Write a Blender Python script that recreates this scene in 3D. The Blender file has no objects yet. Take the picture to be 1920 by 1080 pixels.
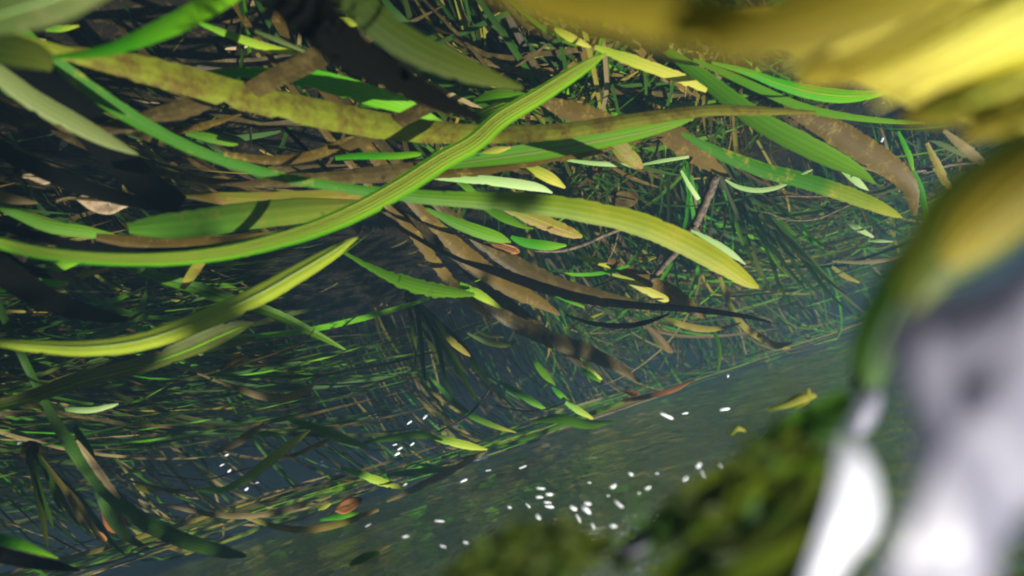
import bpy, math, random
import numpy as np
from mathutils import Vector, noise
random.seed(7); rng = np.random.default_rng(7)
S = bpy.context.scene
COL = S.collection

# ------------------------------------------------------------------ camera, light, exposure
FPX = 1144.0                         # focal length in pixels of the 1920 px wide picture
PITCH = math.radians(12.4)
UX, UY = 0.301, 0.954                # where true up points in the picture (x right, y down): the camera is held almost upside down
Fv = Vector((0, math.cos(PITCH), -math.sin(PITCH)))
Uv = Vector((0, math.sin(PITCH), math.cos(PITCH)))
Rv = Vector((1, 0, 0))
Xc = (Uv * UX - Rv * UY).normalized()
Yc = (-Uv * UY - Rv * UX).normalized()
cam_d = bpy.data.cameras.new("camera"); cam = bpy.data.objects.new("camera", cam_d); COL.objects.link(cam)
from mathutils import Matrix
cam.matrix_world = Matrix((Xc, Yc, -Fv)).transposed().to_4x4()
cam_d.sensor_width = 36; cam_d.lens = 36 * FPX / 1920
cam_d.clip_start = 0.004; cam_d.clip_end = 100
cam_d.dof.use_dof = True; cam_d.dof.focus_distance = 1.05; cam_d.dof.aperture_fstop = 5.2
S.camera = cam

SUN_TO = Vector((-0.30, -0.41, 0.86)).normalized()
w = bpy.data.worlds.new("World"); S.world = w; w.use_nodes = True
nt = w.node_tree; bg = nt.nodes["Background"]
sky = nt.nodes.new("ShaderNodeTexSky"); sky.sky_type = 'NISHITA'; sky.sun_disc = False
sky.sun_elevation = math.asin(SUN_TO.z); sky.sun_rotation = math.atan2(SUN_TO.x, SUN_TO.y)
nt.links.new(sky.outputs[0], bg.inputs[0]); bg.inputs[1].default_value = 0.07
sd = bpy.data.lights.new("sun", 'SUN'); sd.energy = 5.0; sd.angle = math.radians(0.53); sd.color = (1, 0.96, 0.88)
so = bpy.data.objects.new("sun", sd); COL.objects.link(so)
so.rotation_euler = SUN_TO.to_track_quat('Z', 'Y').to_euler()
S.view_settings.view_transform = 'Standard'; S.view_settings.look = 'None'
S.view_settings.exposure = 2.05; S.view_settings.gamma = 1
S.render.engine = 'CYCLES'
cy = S.cycles
cy.use_denoising = True; cy.max_bounces = 10; cy.transparent_max_bounces = 12; cy.transmission_bounces = 6
cy.diffuse_bounces = 4; cy.glossy_bounces = 4; cy.volume_bounces = 1
cy.caustics_reflective = False; cy.caustics_refractive = False
cy.sample_clamp_indirect = 6; cy.pixel_filter_type = 'BLACKMAN_HARRIS'; cy.filter_width = 2.0

BED = -0.55; SURF = 0.08             # river bed and water surface, metres from the lens

def ray(px, py):
    return Fv + Xc * ((px - 960) / FPX) - Yc * ((py - 540) / FPX)
def room(px, py):
    """depth at which the line of sight leaves the water (bed or surface)"""
    z = ray(px, py).z
    if z < -1e-4: return BED / z
    if z > 1e-4: return SURF / z
    return 50.0
def P(px, py, d, free=False):
    if not free: d = min(d, 0.94 * room(px, py))
    return ray(px, py) * d
def proj(p):
    d = p.dot(Fv)
    if d < 0.01: return None
    return 960 + p.dot(Xc) / d * FPX, 540 - p.dot(Yc) / d * FPX, d

# ------------------------------------------------------------------ helpers
def tag(o, label=None, cat=None, group=None, kind=None):
    if label: o['label'] = label
    if cat: o['category'] = cat
    if group: o['group'] = group
    if kind: o['kind'] = kind
    return o
def link(name, me, mats, parent=None):
    o = bpy.data.objects.new(name, me); COL.objects.link(o)
    for m in (mats if isinstance(mats, (list, tuple)) else [mats]): me.materials.append(m)
    if parent: o.parent = parent
    return o
def mesh_from(name, V, F, UV=None, smooth=True, MI=None):
    me = bpy.data.meshes.new(name); me.from_pydata(V, [], F)
    if smooth: me.polygons.foreach_set('use_smooth', [True] * len(me.polygons))
    if UV is not None:
        ul = me.uv_layers.new(name='UVMap')
        idx = np.empty(len(me.loops), dtype=np.int32); me.loops.foreach_get('vertex_index', idx)
        ul.data.foreach_set('uv', np.asarray(UV, dtype=np.float32)[idx].ravel())
    if MI is not None: me.polygons.foreach_set('material_index', MI)
    me.update(); return me
def catmull(rows, k=11):
    A = np.array(rows, float); n = len(A); out = []
    for i in range(n - 1):
        p0 = A[max(i - 1, 0)]; p1 = A[i]; p2 = A[i + 1]; p3 = A[min(i + 2, n - 1)]
        for j in range(k):
            t = j / k
            out.append(0.5 * (2 * p1 + (p2 - p0) * t + (2 * p0 - 5 * p1 + 4 * p2 - p3) * t * t + (3 * p1 - p0 - 3 * p2 + p3) * t ** 3))
    out.append(A[-1]); return np.array(out)
def ribbon(C, Sd, HW, arc=0.18, m=4, wob=0.0, rib=0.0):
    """a leaf: centre line C, sideways vectors Sd, half widths HW -> verts, faces, uv"""
    n = len(C); V = []; F = []; UV = []
    T = np.gradient(C, axis=0); T /= np.linalg.norm(T, axis=1)[:, None] + 1e-12
    N = np.cross(Sd, T)
    ln = np.concatenate([[0], np.cumsum(np.linalg.norm(np.diff(C, axis=0), axis=1))])
    seed = random.random() * 100
    nib = np.ones((n, 2))
    if wob:
        for i in range(3, n - 3):
            if random.random() < .035: sd_ = random.randrange(2); q = random.uniform(.72, .92); nib[i, sd_] = q; nib[i + 1, sd_] = 1 - (1 - q) * .4
    for i in range(n):
        for j in range(m + 1):
            v = 2 * j / m - 1; h = HW[i]
            if abs(v) > 0.9: h *= nib[i, 0 if v < 0 else 1]
            if wob and abs(v) > 0.9: h *= 1 + wob * noise.noise(Vector((ln[i] * 160, v * 3, seed)))
            lift = arc * (v * v - 0.35) + (rib * (j % 2) if 0 < j < m else 0)
            V.append(C[i] + Sd[i] * h * v + N[i] * h * lift)
            UV.append((ln[i] / max(ln[-1], 1e-6), j / m))
        if i:
            a = (i - 1) * (m + 1); b = i * (m + 1)
            for j in range(m): F.append((a + j, a + j + 1, b + j + 1, b + j))
    return V, F, UV

# ------------------------------------------------------------------ materials
def nmat(name):
    m = bpy.data.materials.new(name); m.use_nodes = True
    t = m.node_tree; t.nodes.clear(); out = t.nodes.new('ShaderNodeOutputMaterial')
    return m, t, out
def N(t, typ, **kw):
    n = t.nodes.new('ShaderNode' + typ)
    for k, v in kw.items(): setattr(n, k, v)
    return n
def setin(n, **kw):
    for k, v in kw.items(): n.inputs[k].default_value = v
def mixc(t, fac, a, b, blend='MIX'):
    n = N(t, 'Mix', data_type='RGBA', blend_type=blend)
    for sock, val in ((n.inputs[0], fac), (n.inputs[6], a), (n.inputs[7], b)):
        if hasattr(val, 'links'): t.links.new(val, sock)
        elif isinstance(val, (int, float)): sock.default_value = val
        else: sock.default_value = (*val, 1)
    return n.outputs[2]
def ramp(t, src, a, b, clamp=True):
    n = N(t, 'MapRange'); n.inputs[1].default_value = a; n.inputs[2].default_value = b
    t.links.new(src, n.inputs[0]); return n.outputs[0]
def leaf_mat(name, c0, c1, c2, algae=0.3, trans=0.45, veins=6, vein_amt=0.35, spot=60, tipfrom=0.45, rough=0.45, var=0.25):
    """c0 base colour, c1 colour towards the tip, c2 colour of the algae film growing on it"""
    m, t, out = nmat(name); L = t.links.new
    uv = N(t, 'UVMap'); sep = N(t, 'SeparateXYZ'); L(uv.outputs[0], sep.inputs[0])
    tc = N(t, 'TexCoord')
    n1 = N(t, 'TexNoise'); setin(n1, Scale=spot, Detail=5.0, Roughness=0.65); L(tc.outputs['Object'], n1.inputs['Vector'])
    n2 = N(t, 'TexNoise'); setin(n2, Scale=spot * 0.22, Detail=3.0); L(tc.outputs['Object'], n2.inputs['Vector'])
    mp = N(t, 'Mapping'); mp.inputs['Scale'].default_value = (900, 130, 300); mp.inputs['Rotation'].default_value = (0.3, 0.2, 0.7)
    L(tc.outputs['Object'], mp.inputs[0])
    n3 = N(t, 'TexNoise'); setin(n3, Scale=1.0, Detail=2.0); L(mp.outputs[0], n3.inputs['Vector'])
    al = N(t, 'Math', operation='ADD'); L(sep.outputs[0], al.inputs[0]); 
    nn = N(t, 'Math', operation='MULTIPLY_ADD'); L(n2.outputs[0], nn.inputs[0]); nn.inputs[1].default_value = 0.5; nn.inputs[2].default_value = -0.25
    L(nn.outputs[0], al.inputs[1])
    col = mixc(t, ramp(t, al.outputs[0], tipfrom - 0.2, tipfrom + 0.45), c0, c1)
    wv = N(t, 'Math', operation='SINE'); ml = N(t, 'Math', operation='MULTIPLY'); L(sep.outputs[1], ml.inputs[0]); ml.inputs[1].default_value = veins * 6.2832
    L(ml.outputs[0], wv.inputs[0])
    vm = ramp(t, wv.outputs[0], -0.2, 0.9)
    vf = N(t, 'Math', operation='MULTIPLY'); L(vm, vf.inputs[0]); vf.inputs[1].default_value = vein_amt
    dark = mixc(t, 1.0, col, (0.5, 0.55, 0.4), 'MULTIPLY')
    col = mixc(t, vf.outputs[0], col, dark)
    a1 = N(t, 'Math', operation='ADD'); L(n1.outputs[0], a1.inputs[0]); L(n2.outputs[0], a1.inputs[1])
    am = ramp(t, a1.outputs[0], 1.32 - algae * 0.75, 1.32 - algae * 0.75 + 0.28)
    fl = ramp(t, n3.outputs[0], 0.3, 0.62)
    c2b = mixc(t, fl, [x * 0.75 for x in c2], [min(1, x * 1.35) for x in c2])
    col = mixc(t, am, col, c2b)
    oi = N(t, 'ObjectInfo'); ge = N(t, 'NewGeometry')
    ad = N(t, 'Math', operation='ADD'); L(oi.outputs['Random'], ad.inputs[0]); L(ge.outputs['Random Per Island'], ad.inputs[1])
    fr = N(t, 'Math', operation='FRACT'); L(ad.outputs[0], fr.inputs[0])
    hs = N(t, 'HueSaturation'); L(col, hs.inputs['Color'])
    L(ramp(t, fr.outputs[0], 0, 1), hs.inputs['Fac'])
    hs.inputs['Fac'].default_value = 1
    mr = N(t, 'MapRange'); mr.inputs[3].default_value = 1 - var; mr.inputs[4].default_value = 1 + var; L(fr.outputs[0], mr.inputs[0]); L(mr.outputs[0], hs.inputs['Value'])
    mh = N(t, 'MapRange'); mh.inputs[3].default_value = 0.485; mh.inputs[4].default_value = 0.515; L(n2.outputs[0], mh.inputs[0]); L(mh.outputs[0], hs.inputs['Hue'])
    bs = N(t, 'Math', operation='MULTIPLY_ADD'); L(wv.outputs[0], bs.inputs[0]); bs.inputs[1].default_value = 0.25; L(n3.outputs[0], bs.inputs[2])
    bp = N(t, 'Bump'); setin(bp, Strength=0.35, Distance=0.0008); L(bs.outputs[0], bp.inputs['Height'])
    pr = N(t, 'BsdfPrincipled'); setin(pr, Roughness=rough); pr.inputs['Specular IOR Level'].default_value = 0.0 if name.startswith('black') else 0.1
    L(hs.outputs[0], pr.inputs['Base Color']); L(bp.outputs[0], pr.inputs['Normal'])
    tr = N(t, 'BsdfTranslucent'); L(mixc(t, 0.5, hs.outputs[0], mixc(t, 1.0, hs.outputs[0], (1.5, 1.6, 0.5), 'MULTIPLY')), tr.inputs['Color']); L(bp.outputs[0], tr.inputs['Normal'])
    mx = N(t, 'MixShader'); mx.inputs[0].default_value = trans; L(pr.outputs[0], mx.inputs[1]); L(tr.outputs[0], mx.inputs[2])
    L(mx.outputs[0], out.inputs['Surface'])
    return m

BR = (0.11, 0.065, 0.025); GLD = (0.26, 0.21, 0.045)
M = {
 'lime':   leaf_mat('lime_leaf', (0.05, 0.30, 0.005), (0.22, 0.50, 0.012), (0.20, 0.28, 0.04), 0.03, 0.6, 5, 0.35, tipfrom=0.6, var=0.1),
 'ygreen': leaf_mat('yellow_green_leaf', (0.11, 0.31, 0.015), (0.36, 0.44, 0.035), (0.30, 0.27, 0.06), 0.1, 0.45, 3, 0.18, tipfrom=0.35, var=0.1),
 'green':  leaf_mat('green_leaf', (0.055, 0.165, 0.003), (0.12, 0.27, 0.008), BR, 0.12, 0.58, 4, 0.3),
 'gyel':   leaf_mat('green_leaf_with_yellow_tip', (0.035, 0.14, 0.004), (0.40, 0.37, 0.02), (0.26, 0.22, 0.02), 0.3, 0.5, 4, 0.25, tipfrom=0.74, var=0.08),
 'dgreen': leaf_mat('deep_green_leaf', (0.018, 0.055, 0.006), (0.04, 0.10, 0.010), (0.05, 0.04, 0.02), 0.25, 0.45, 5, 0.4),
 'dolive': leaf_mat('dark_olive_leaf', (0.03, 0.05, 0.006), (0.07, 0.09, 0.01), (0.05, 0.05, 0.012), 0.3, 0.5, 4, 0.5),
 'olive':  leaf_mat('algae_coated_olive_leaf', (0.14, 0.15, 0.015), (0.22, 0.19, 0.025), (0.17, 0.10, 0.025), 0.5, 0.35, 3, 0.15, spot=130),
 'obrown': leaf_mat('olive_leaf_browning_at_tip', (0.17, 0.20, 0.015), (0.24, 0.16, 0.035), (0.10, 0.075, 0.012), 0.52, 0.45, 3, 0.15, spot=130, tipfrom=0.8, var=0.05),
 'weed':   leaf_mat('olive_blade_and_reflection', (0.035, 0.055, 0.005), (0.065, 0.085, 0.008), (0.05, 0.06, 0.01), 0.3, 0.45, 3, 0.15, spot=60),  # blade olive that also paints the grass reflected in the surface
 'mossy':  leaf_mat('mossy_green_leaf', (0.05, 0.14, 0.01), (0.16, 0.19, 0.02), (0.16, 0.13, 0.02), 0.35, 0.4, 3, 0.15, spot=130),
 'brown':  leaf_mat('decaying_brown_leaf', (0.032, 0.023, 0.007), (0.06, 0.042, 0.012), (0.075, 0.056, 0.016), 0.45, 0.3, 3, 0.2, spot=190),
 'rust':   leaf_mat('rust_brown_algae_leaf', (0.065, 0.042, 0.008), (0.10, 0.066, 0.012), (0.15, 0.105, 0.02), 0.38, 0.3, 2, 0.1, spot=190),
 'black':  leaf_mat('black_shaded_leaf', (0.002, 0.002, 0.002), (0.003, 0.003, 0.0025), (0.006, 0.0045, 0.0035), 0.3, 0.1, 3, 0.2, rough=0.8),  # silhouette black of shaded blades, put into the leaf colour
 'pale':   leaf_mat('pale_bleached_leaf', (0.20, 0.34, 0.10), (0.33, 0.44, 0.18), (0.30, 0.30, 0.15), 0.12, 0.4, 4, 0.15),
 'grey':   leaf_mat('grey_green_leaf', (0.065, 0.10, 0.025), (0.12, 0.15, 0.045), (0.15, 0.14, 0.06), 0.3, 0.4, 4, 0.25),
 'tan':    leaf_mat('tan_dead_leaf', (0.15, 0.12, 0.05), (0.24, 0.18, 0.08), (0.12, 0.09, 0.03), 0.4, 0.35, 3, 0.2),
 'yellow': leaf_mat('yellow_leaf', (0.22, 0.28, 0.02), (0.42, 0.40, 0.06), (0.30, 0.24, 0.05), 0.2, 0.45, 3, 0.2, tipfrom=0.3),
 'orange': leaf_mat('orange_dead_leaf', (0.21, 0.08, 0.02), (0.26, 0.11, 0.03), (0.10, 0.045, 0.02), 0.4, 0.35, 2, 0.2, spot=90),
 'beige':  leaf_mat('beige_dead_leaf', (0.30, 0.22, 0.13), (0.36, 0.27, 0.17), (0.16, 0.11, 0.07), 0.4, 0.2, 2, 0.2, spot=90),
 'gold':   leaf_mat('gold_algae_leaf', (0.36, 0.28, 0.03), (0.50, 0.44, 0.06), (0.42, 0.30, 0.06), 0.15, 0.6, 5, 0.3, spot=60, tipfrom=0.35),
 'golive': leaf_mat('dull_olive_gold_leaf', (0.19, 0.155, 0.015), (0.32, 0.26, 0.03), (0.32, 0.23, 0.04), 0.12, 0.62, 5, 0.3, spot=60),
 'lemon':  leaf_mat('lemon_yellow_leaf', (0.52, 0.45, 0.07), (0.72, 0.68, 0.14), (0.55, 0.42, 0.08), 0.3, 0.45, 4, 0.35, spot=60),
}
def twig_mat():
    m, t, out = nmat('twig_bark'); L = t.links.new
    tc = N(t, 'TexCoord'); n = N(t, 'TexNoise'); setin(n, Scale=160.0, Detail=5.0); L(tc.outputs['Object'], n.inputs['Vector'])
    c = mixc(t, ramp(t, n.outputs[0], 0.35, 0.7), (0.015, 0.010, 0.007), (0.11, 0.075, 0.035))
    p = N(t, 'BsdfPrincipled'); setin(p, Roughness=0.8); L(c, p.inputs['Base Color'])
    b = N(t, 'Bump'); setin(b, Strength=0.6, Distance=0.002); L(n.outputs[0], b.inputs['Height']); L(b.outputs[0], p.inputs['Normal'])
    L(p.outputs[0], out.inputs['Surface']); return m
M['twig'] = twig_mat()
def bed_mat():
    m, t, out = nmat('river_bed_silt'); L = t.links.new
    tc = N(t, 'TexCoord')
    n = N(t, 'TexNoise'); setin(n, Scale=14.0, Detail=8.0, Roughness=0.7); L(tc.outputs['Object'], n.inputs['Vector'])
    n2 = N(t, 'TexNoise'); setin(n2, Scale=110.0, Detail=4.0); L(tc.outputs['Object'], n2.inputs['Vector'])
    c = mixc(t, ramp(t, n.outputs[0], 0.35, 0.7), (0.005, 0.0045, 0.003), (0.013, 0.011, 0.006))
    c = mixc(t, ramp(t, n2.outputs[0], 0.55, 0.72), c, (0.04, 0.026, 0.012))
    p = N(t, 'BsdfPrincipled'); setin(p, Roughness=0.95); p.inputs['Specular IOR Level'].default_value = 0.02; L(c, p.inputs['Base Color'])
    b = N(t, 'Bump'); setin(b, Strength=0.8, Distance=0.01); L(n2.outputs[0], b.inputs['Height']); L(b.outputs[0], p.inputs['Normal'])
    L(p.outputs[0], out.inputs['Surface']); return m
def water_mat():
    m, t, out = nmat('water_surface'); L = t.links.new
    tc = N(t, 'TexCoord'); mp = N(t, 'Mapping'); mp.inputs['Rotation'].default_value = (0, 0, 0.5); mp.inputs['Scale'].default_value = (1, 0.55, 1); L(tc.outputs['Object'], mp.inputs[0])
    n = N(t, 'TexNoise'); setin(n, Scale=38.0, Detail=4.0, Roughness=0.55); L(mp.outputs[0], n.inputs['Vector'])
    b = N(t, 'Bump'); setin(b, Strength=1.0, Distance=0.018); L(n.outputs[0], b.inputs['Height'])
    b2 = N(t, 'Bump'); setin(b2, Strength=0.3, Distance=0.014); L(n.outputs[0], b2.inputs['Height'])
    fr = N(t, 'Fresnel'); setin(fr, IOR=1.33); L(b2.outputs[0], fr.inputs['Normal'])
    tr = N(t, 'BsdfTransparent')
    gl = N(t, 'BsdfAnisotropic'); setin(gl, Roughness=0.03); gl.inputs['Color'].default_value = (0.9, 0.93, 0.92, 1); L(b.outputs[0], gl.inputs['Normal'])
    mx = N(t, 'MixShader'); L(fr.outputs[0], mx.inputs[0]); L(tr.outputs[0], mx.inputs[1]); L(gl.outputs[0], mx.inputs[2])
    L(mx.outputs[0], out.inputs['Surface']); return m
def skyglow_mat(name, ca, cb):  # white of sky light through the surface, put into the colour
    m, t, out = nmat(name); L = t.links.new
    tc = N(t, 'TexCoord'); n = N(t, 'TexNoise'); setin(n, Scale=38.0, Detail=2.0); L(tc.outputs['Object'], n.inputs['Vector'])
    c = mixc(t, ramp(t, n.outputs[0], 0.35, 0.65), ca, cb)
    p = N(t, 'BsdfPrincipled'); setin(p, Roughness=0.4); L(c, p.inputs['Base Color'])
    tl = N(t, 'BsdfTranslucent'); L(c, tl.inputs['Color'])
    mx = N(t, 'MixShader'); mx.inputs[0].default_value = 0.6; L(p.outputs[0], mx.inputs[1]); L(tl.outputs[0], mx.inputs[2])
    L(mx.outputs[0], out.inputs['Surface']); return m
def bubble_mat():
    m, t, out = nmat('white_bubble_glint'); L = t.links.new
    p = N(t, 'BsdfPrincipled'); setin(p, Roughness=0.2); p.inputs['Base Color'].default_value = (0.93, 0.95, 0.98, 1)  # sun glints on the bubbles put into a plain white colour
    tl = N(t, 'BsdfTranslucent'); tl.inputs['Color'].default_value = (0.95, 0.97, 1, 1)
    mx = N(t, 'MixShader'); mx.inputs[0].default_value = 0.6; L(p.outputs[0], mx.inputs[1]); L(tl.outputs[0], mx.inputs[2])
    L(mx.outputs[0], out.inputs['Surface']); return m
M['skyglow'] = skyglow_mat('white_skyglow', (0.25, 0.245, 0.33), (0.38, 0.375, 0.45)); M['bright'] = skyglow_mat('bright_white_skyglow', (0.40, 0.40, 0.50), (0.85, 0.86, 0.92)); M['bubble'] = bubble_mat()

# ------------------------------------------------------------------ setting: bed, surface, haze
def bedz(x, y):
    r = math.hypot(x, y - 2)
    z = BED + 0.035 * noise.noise(Vector((x * 2.2, y * 2.2, 1))) + 0.02 * noise.noise(Vector((x * 7, y * 7, 4)))
    if r > 6: z += (r - 6) ** 1.6 * 0.09
    return min(z, 0.55)
def grid(name, xs, ys, fz, mat):
    V = [(x, y, fz(x, y)) for y in ys for x in xs]; nx = len(xs)
    F = [(j * nx + i, j * nx + i + 1, (j + 1) * nx + i + 1, (j + 1) * nx + i) for j in range(len(ys) - 1) for i in range(nx - 1)]
    return link(name, mesh_from(name, V, F), mat)
def spaced(lo, hi, n, p=2.2):
    u = np.linspace(-1, 1, n); s = np.sign(u) * np.abs(u) ** p
    return [float(hi * v if v > 0 else -lo * v) for v in s]
tag(grid('river_bed', spaced(-14, 14, 170), spaced(-4.6, 16, 160), bedz, bed_mat()), kind='structure')
def surfz(x, y):
    a = 0.5
    u = x * math.cos(a) + y * math.sin(a); v = -x * math.sin(a) + y * math.cos(a)
    return SURF + 0.006 * noise.noise(Vector((u * 5, v * 3, 0))) + 0.003 * noise.noise(Vector((u * 16, v * 9, 7)))
tag(grid('water_surface', spaced(-9, 9, 240), spaced(-4.4, 12, 230), surfz, water_mat()), kind='structure')

def haze_box():
    m, t, out = nmat('murky_river_water')
    v = N(t, 'VolumePrincipled'); v.inputs['Color'].default_value = (0.045, 0.086, 0.122, 1); v.inputs['Density'].default_value = 0.32; v.inputs['Anisotropy'].default_value = 0.2
    t.links.new(v.outputs[0], out.inputs['Volume'])
    x0, x1, y0, y1, z0, z1 = -15, 15, -4.8, 17, -1.7, 0.62
    V = [(x, y, z) for z in (z0, z1) for y in (y0, y1) for x in (x0, x1)]
    F = [(0, 2, 3, 1), (4, 5, 7, 6), (0, 1, 5, 4), (2, 6, 7, 3), (0, 4, 6, 2), (1, 3, 7, 5)]
    tag(link('haze', mesh_from('haze', V, F, smooth=False), m), kind='stuff')
haze_box()
tag(grid('river_bank', spaced(-3, 10, 40), [-9 + 4.1 * k / 30 for k in range(31)], lambda x, y: .22 + .06 * noise.noise(Vector((x, y, 5))) - max(0, y + 5.2) * .6, bed_mat()), kind='structure')
tag(grid('river_bank', spaced(-3, 10, 40), [-9 + 4.1 * k / 30 for k in range(31)], lambda x, y: .22 + .06 * noise.noise(Vector((x, y, 5))) - max(0, y + 5.2) * .6, bed_mat()), kind='structure')

# ------------------------------------------------------------------ unseen tree added to dapple the water with shade
def tree_leaf_mat():
    m, t, out = nmat('tree_leaf'); L = t.links.new
    d = N(t, 'BsdfDiffuse'); d.inputs['Color'].default_value = (0.05, 0.09, 0.02, 1); tl = N(t, 'BsdfTranslucent'); tl.inputs['Color'].default_value = (0.07, 0.13, 0.02, 1)
    mx = N(t, 'MixShader'); mx.inputs[0].default_value = .3; L(d.outputs[0], mx.inputs[1]); L(tl.outputs[0], mx.inputs[2]); L(mx.outputs[0], out.inputs['Surface']); return m
def add_shade_tree():
    e = bpy.data.objects.new('added_shade_tree', None); COL.objects.link(e); e.location = (3.8, -5.7, 0.2); tag(e, 'unseen tree added on the bank to shade the water in patches', 'tree')
    bpy.context.view_layer.update(); inv = e.matrix_world.inverted()
    V, F = [], []; r2 = random.Random(3)
    for i in range(26000):
        # where this leaf's shade falls at blade height, and how high above it the leaf hangs
        x, y = r2.uniform(-3.2, 3.5), r2.uniform(-1.5, 6.0); h = r2.uniform(1.6, 2.6)
        n = noise.noise(Vector((x * 1.9, y * 1.5, 3))) + .8 * noise.noise(Vector((x * 5, y * 4, 8)))
        if n < SHADE_GAP(x, y): continue
        p = np.array(Vector((x, y, -.2)) + SUN_TO * (h / SUN_TO.z)); a = r2.uniform(0, 6.28); tl = Vector((r2.gauss(0, .5), r2.gauss(0, .5), 1)).normalized()
        u = Vector((math.cos(a), math.sin(a), 0)); u = (u - tl * u.dot(tl)).normalized(); v = np.array(tl.cross(u)); u = np.array(u); L0 = r2.uniform(.03, .06); b = len(V)
        V += [p - u * L0, p + v * L0 * .42 - u * L0 * .1, p + u * L0, p - v * L0 * .42 - u * L0 * .1]; F.append((b, b + 1, b + 2, b + 3))
    o = link('crown', mesh_from('crown', V, F, smooth=False), tree_leaf_mat(), e); o['kind'] = 'stuff'; o.matrix_parent_inverse = inv
    V, F = [], []
    def limb(p, q, r0, r1):
        C = [p.lerp(q, k / 6) + Vector((0, 0, .12 * math.sin(3.14 * k / 6))) + Vector((noise.noise(p + Vector((k, 0, 0))), noise.noise(p + Vector((0, k, 0))), 0)) * .06 for k in range(7)]
        for k in range(7):
            t_ = (q - p).normalized(); a = t_.orthogonal().normalized(); b_ = t_.cross(a); rr = r0 + (r1 - r0) * k / 6; b0 = len(V)
            for j in range(8): V.append(C[k] + (a * math.cos(j * .7854) + b_ * math.sin(j * .7854)) * rr)
            if k: F.extend([(b0 - 8 + j, b0 - 8 + (j + 1) % 8, b0 + (j + 1) % 8, b0 + j) for j in range(8)])
    base = Vector((3.8, -5.7, .1)); fork = Vector((3.2, -4.2, 2.3)); limb(base, fork, .2, .13)
    o = link('trunk', mesh_from('trunk', V, F), M['twig'], e); o.matrix_parent_inverse = inv
    for q in ((.6, -1.4, 2.5), (1.0, 1.5, 2.6), (.2, 3.4, 2.7), (2.4, 2.2, 2.7), (-1.5, .6, 2.5)):
        V, F = [], []; limb(fork, Vector(q), .06, .012); o = link('limb', mesh_from('limb', V, F), M['twig'], e); o.matrix_parent_inverse = inv
def SHADE_GAP(x, y):  # shapes the added tree's leaf gaps region by region to steer sun and shade
    g = 0.12
    if x > 0.15: g -= .7 * min(1, (x - .15) / .3)          # leaves thickened upstream to darken the grass there
    if y > 1.2 and x > -.9: g -= .2
    if x < -.3: g += .25
    if x > .05 and y > 1.42: g -= 1.3
    if x > .42 and y > .4: g -= .45
    if math.hypot(x - .02, y - .18) < .34: g = 9          # leaf gap cut so sun reaches the near blades and white patches
    return g
add_shade_tree()

# ------------------------------------------------------------------ traced leaves
FLOWPX = (1700, 570)
GROUP = 'eelgrass blades trailing in the current'
def leaf(label, mat, pts, d0, d1, tilt=25, twist=0, ribs=0, mid=False, arc=0.18, wob=0.06, root=False, name='eelgrass_blade', parent=None, rib_relief=0.0, cat='eelgrass blade', free=False, group=GROUP):
    """pts: (x, y, width) along the leaf in the 1920 px photograph, d0..d1 metres from the lens along it"""
    n = len(pts); rows = []
    acc = [0.0]
    for i in range(1, n): acc.append(acc[-1] + math.hypot(pts[i][0] - pts[i - 1][0], pts[i][1] - pts[i - 1][1]))
    for i, (x, y, wd) in enumerate(pts):
        rows.append((x, y, wd, d0 + (d1 - d0) * acc[i] / acc[-1]))
    R = catmull(rows)
    C = []; W = []
    for x, y, wd, d in R:
        p = P(x, y, d, free); C.append(np.array(p)); W.append(max(wd, 1.2) * p.dot(Fv) / FPX)
    C = np.array(C); W = np.array(W)
    if root:                                             # the unseen base: down and upstream to the bed
        back = C[0] - C[2]; back /= np.linalg.norm(back)
        ext = []; q = C[0].copy(); dirn = back.copy()
        while q[2] > BED and len(ext) < 24:
            dirn = dirn * 0.86 + np.array((0.03, 0.0, -0.16)); dirn /= np.linalg.norm(dirn); q = q + dirn * 0.045; ext.append(q.copy())
        if ext:
            C = np.vstack([ext[::-1], C]); W = np.concatenate([np.linspace(W[0] * 0.8, W[0], len(ext)), W])
    T = np.gradient(C, axis=0); T /= np.linalg.norm(T, axis=1)[:, None]
    nrm = C / np.linalg.norm(C, axis=1)[:, None]
    Sd = np.cross(T, nrm); Sd /= np.linalg.norm(Sd, axis=1)[:, None] + 1e-9
    Nn = np.cross(Sd, T)
    k = np.linspace(0, 1, len(C))
    a = np.radians(tilt + twist * k)[:, None]
    S2 = Sd * np.cos(a) + Nn * np.sin(a)
    HW = W / 2 / np.cos(a[:, 0])
    V, F, UV = ribbon(C, S2, HW, arc, 8 if rib_relief else 6, wob, rib_relief)
    o = link(name, mesh_from(name, V, F, UV), M[mat], parent)
    if parent is None: tag(o, label, cat, group)
    N2 = np.cross(S2, T)
    sgn = -np.sign(np.sum(N2 * nrm, axis=1))[:, None]
    def strip(nm, v, frac, mt):
        cc = C + S2 * HW[:, None] * v + N2 * (HW * arc * (v * v - 0.35))[:, None] + N2 * sgn * 0.0007
        j = slice(2, len(cc) - 3)
        V, F, UV = ribbon(cc[j], S2[j], (HW * frac)[j], -0.9 * sgn[0, 0], 2)
        link(nm, mesh_from(nm, V, F, UV), M[mt], o)
    if mid: strip('midrib', 0.0, 0.055, mid if isinstance(mid, str) else 'pale')
    for r in range(ribs): strip('rib', -0.72 + 1.44 * (r + 0.5) / ribs, 0.05, 'yellow')
    return o

L_ = leaf
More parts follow.
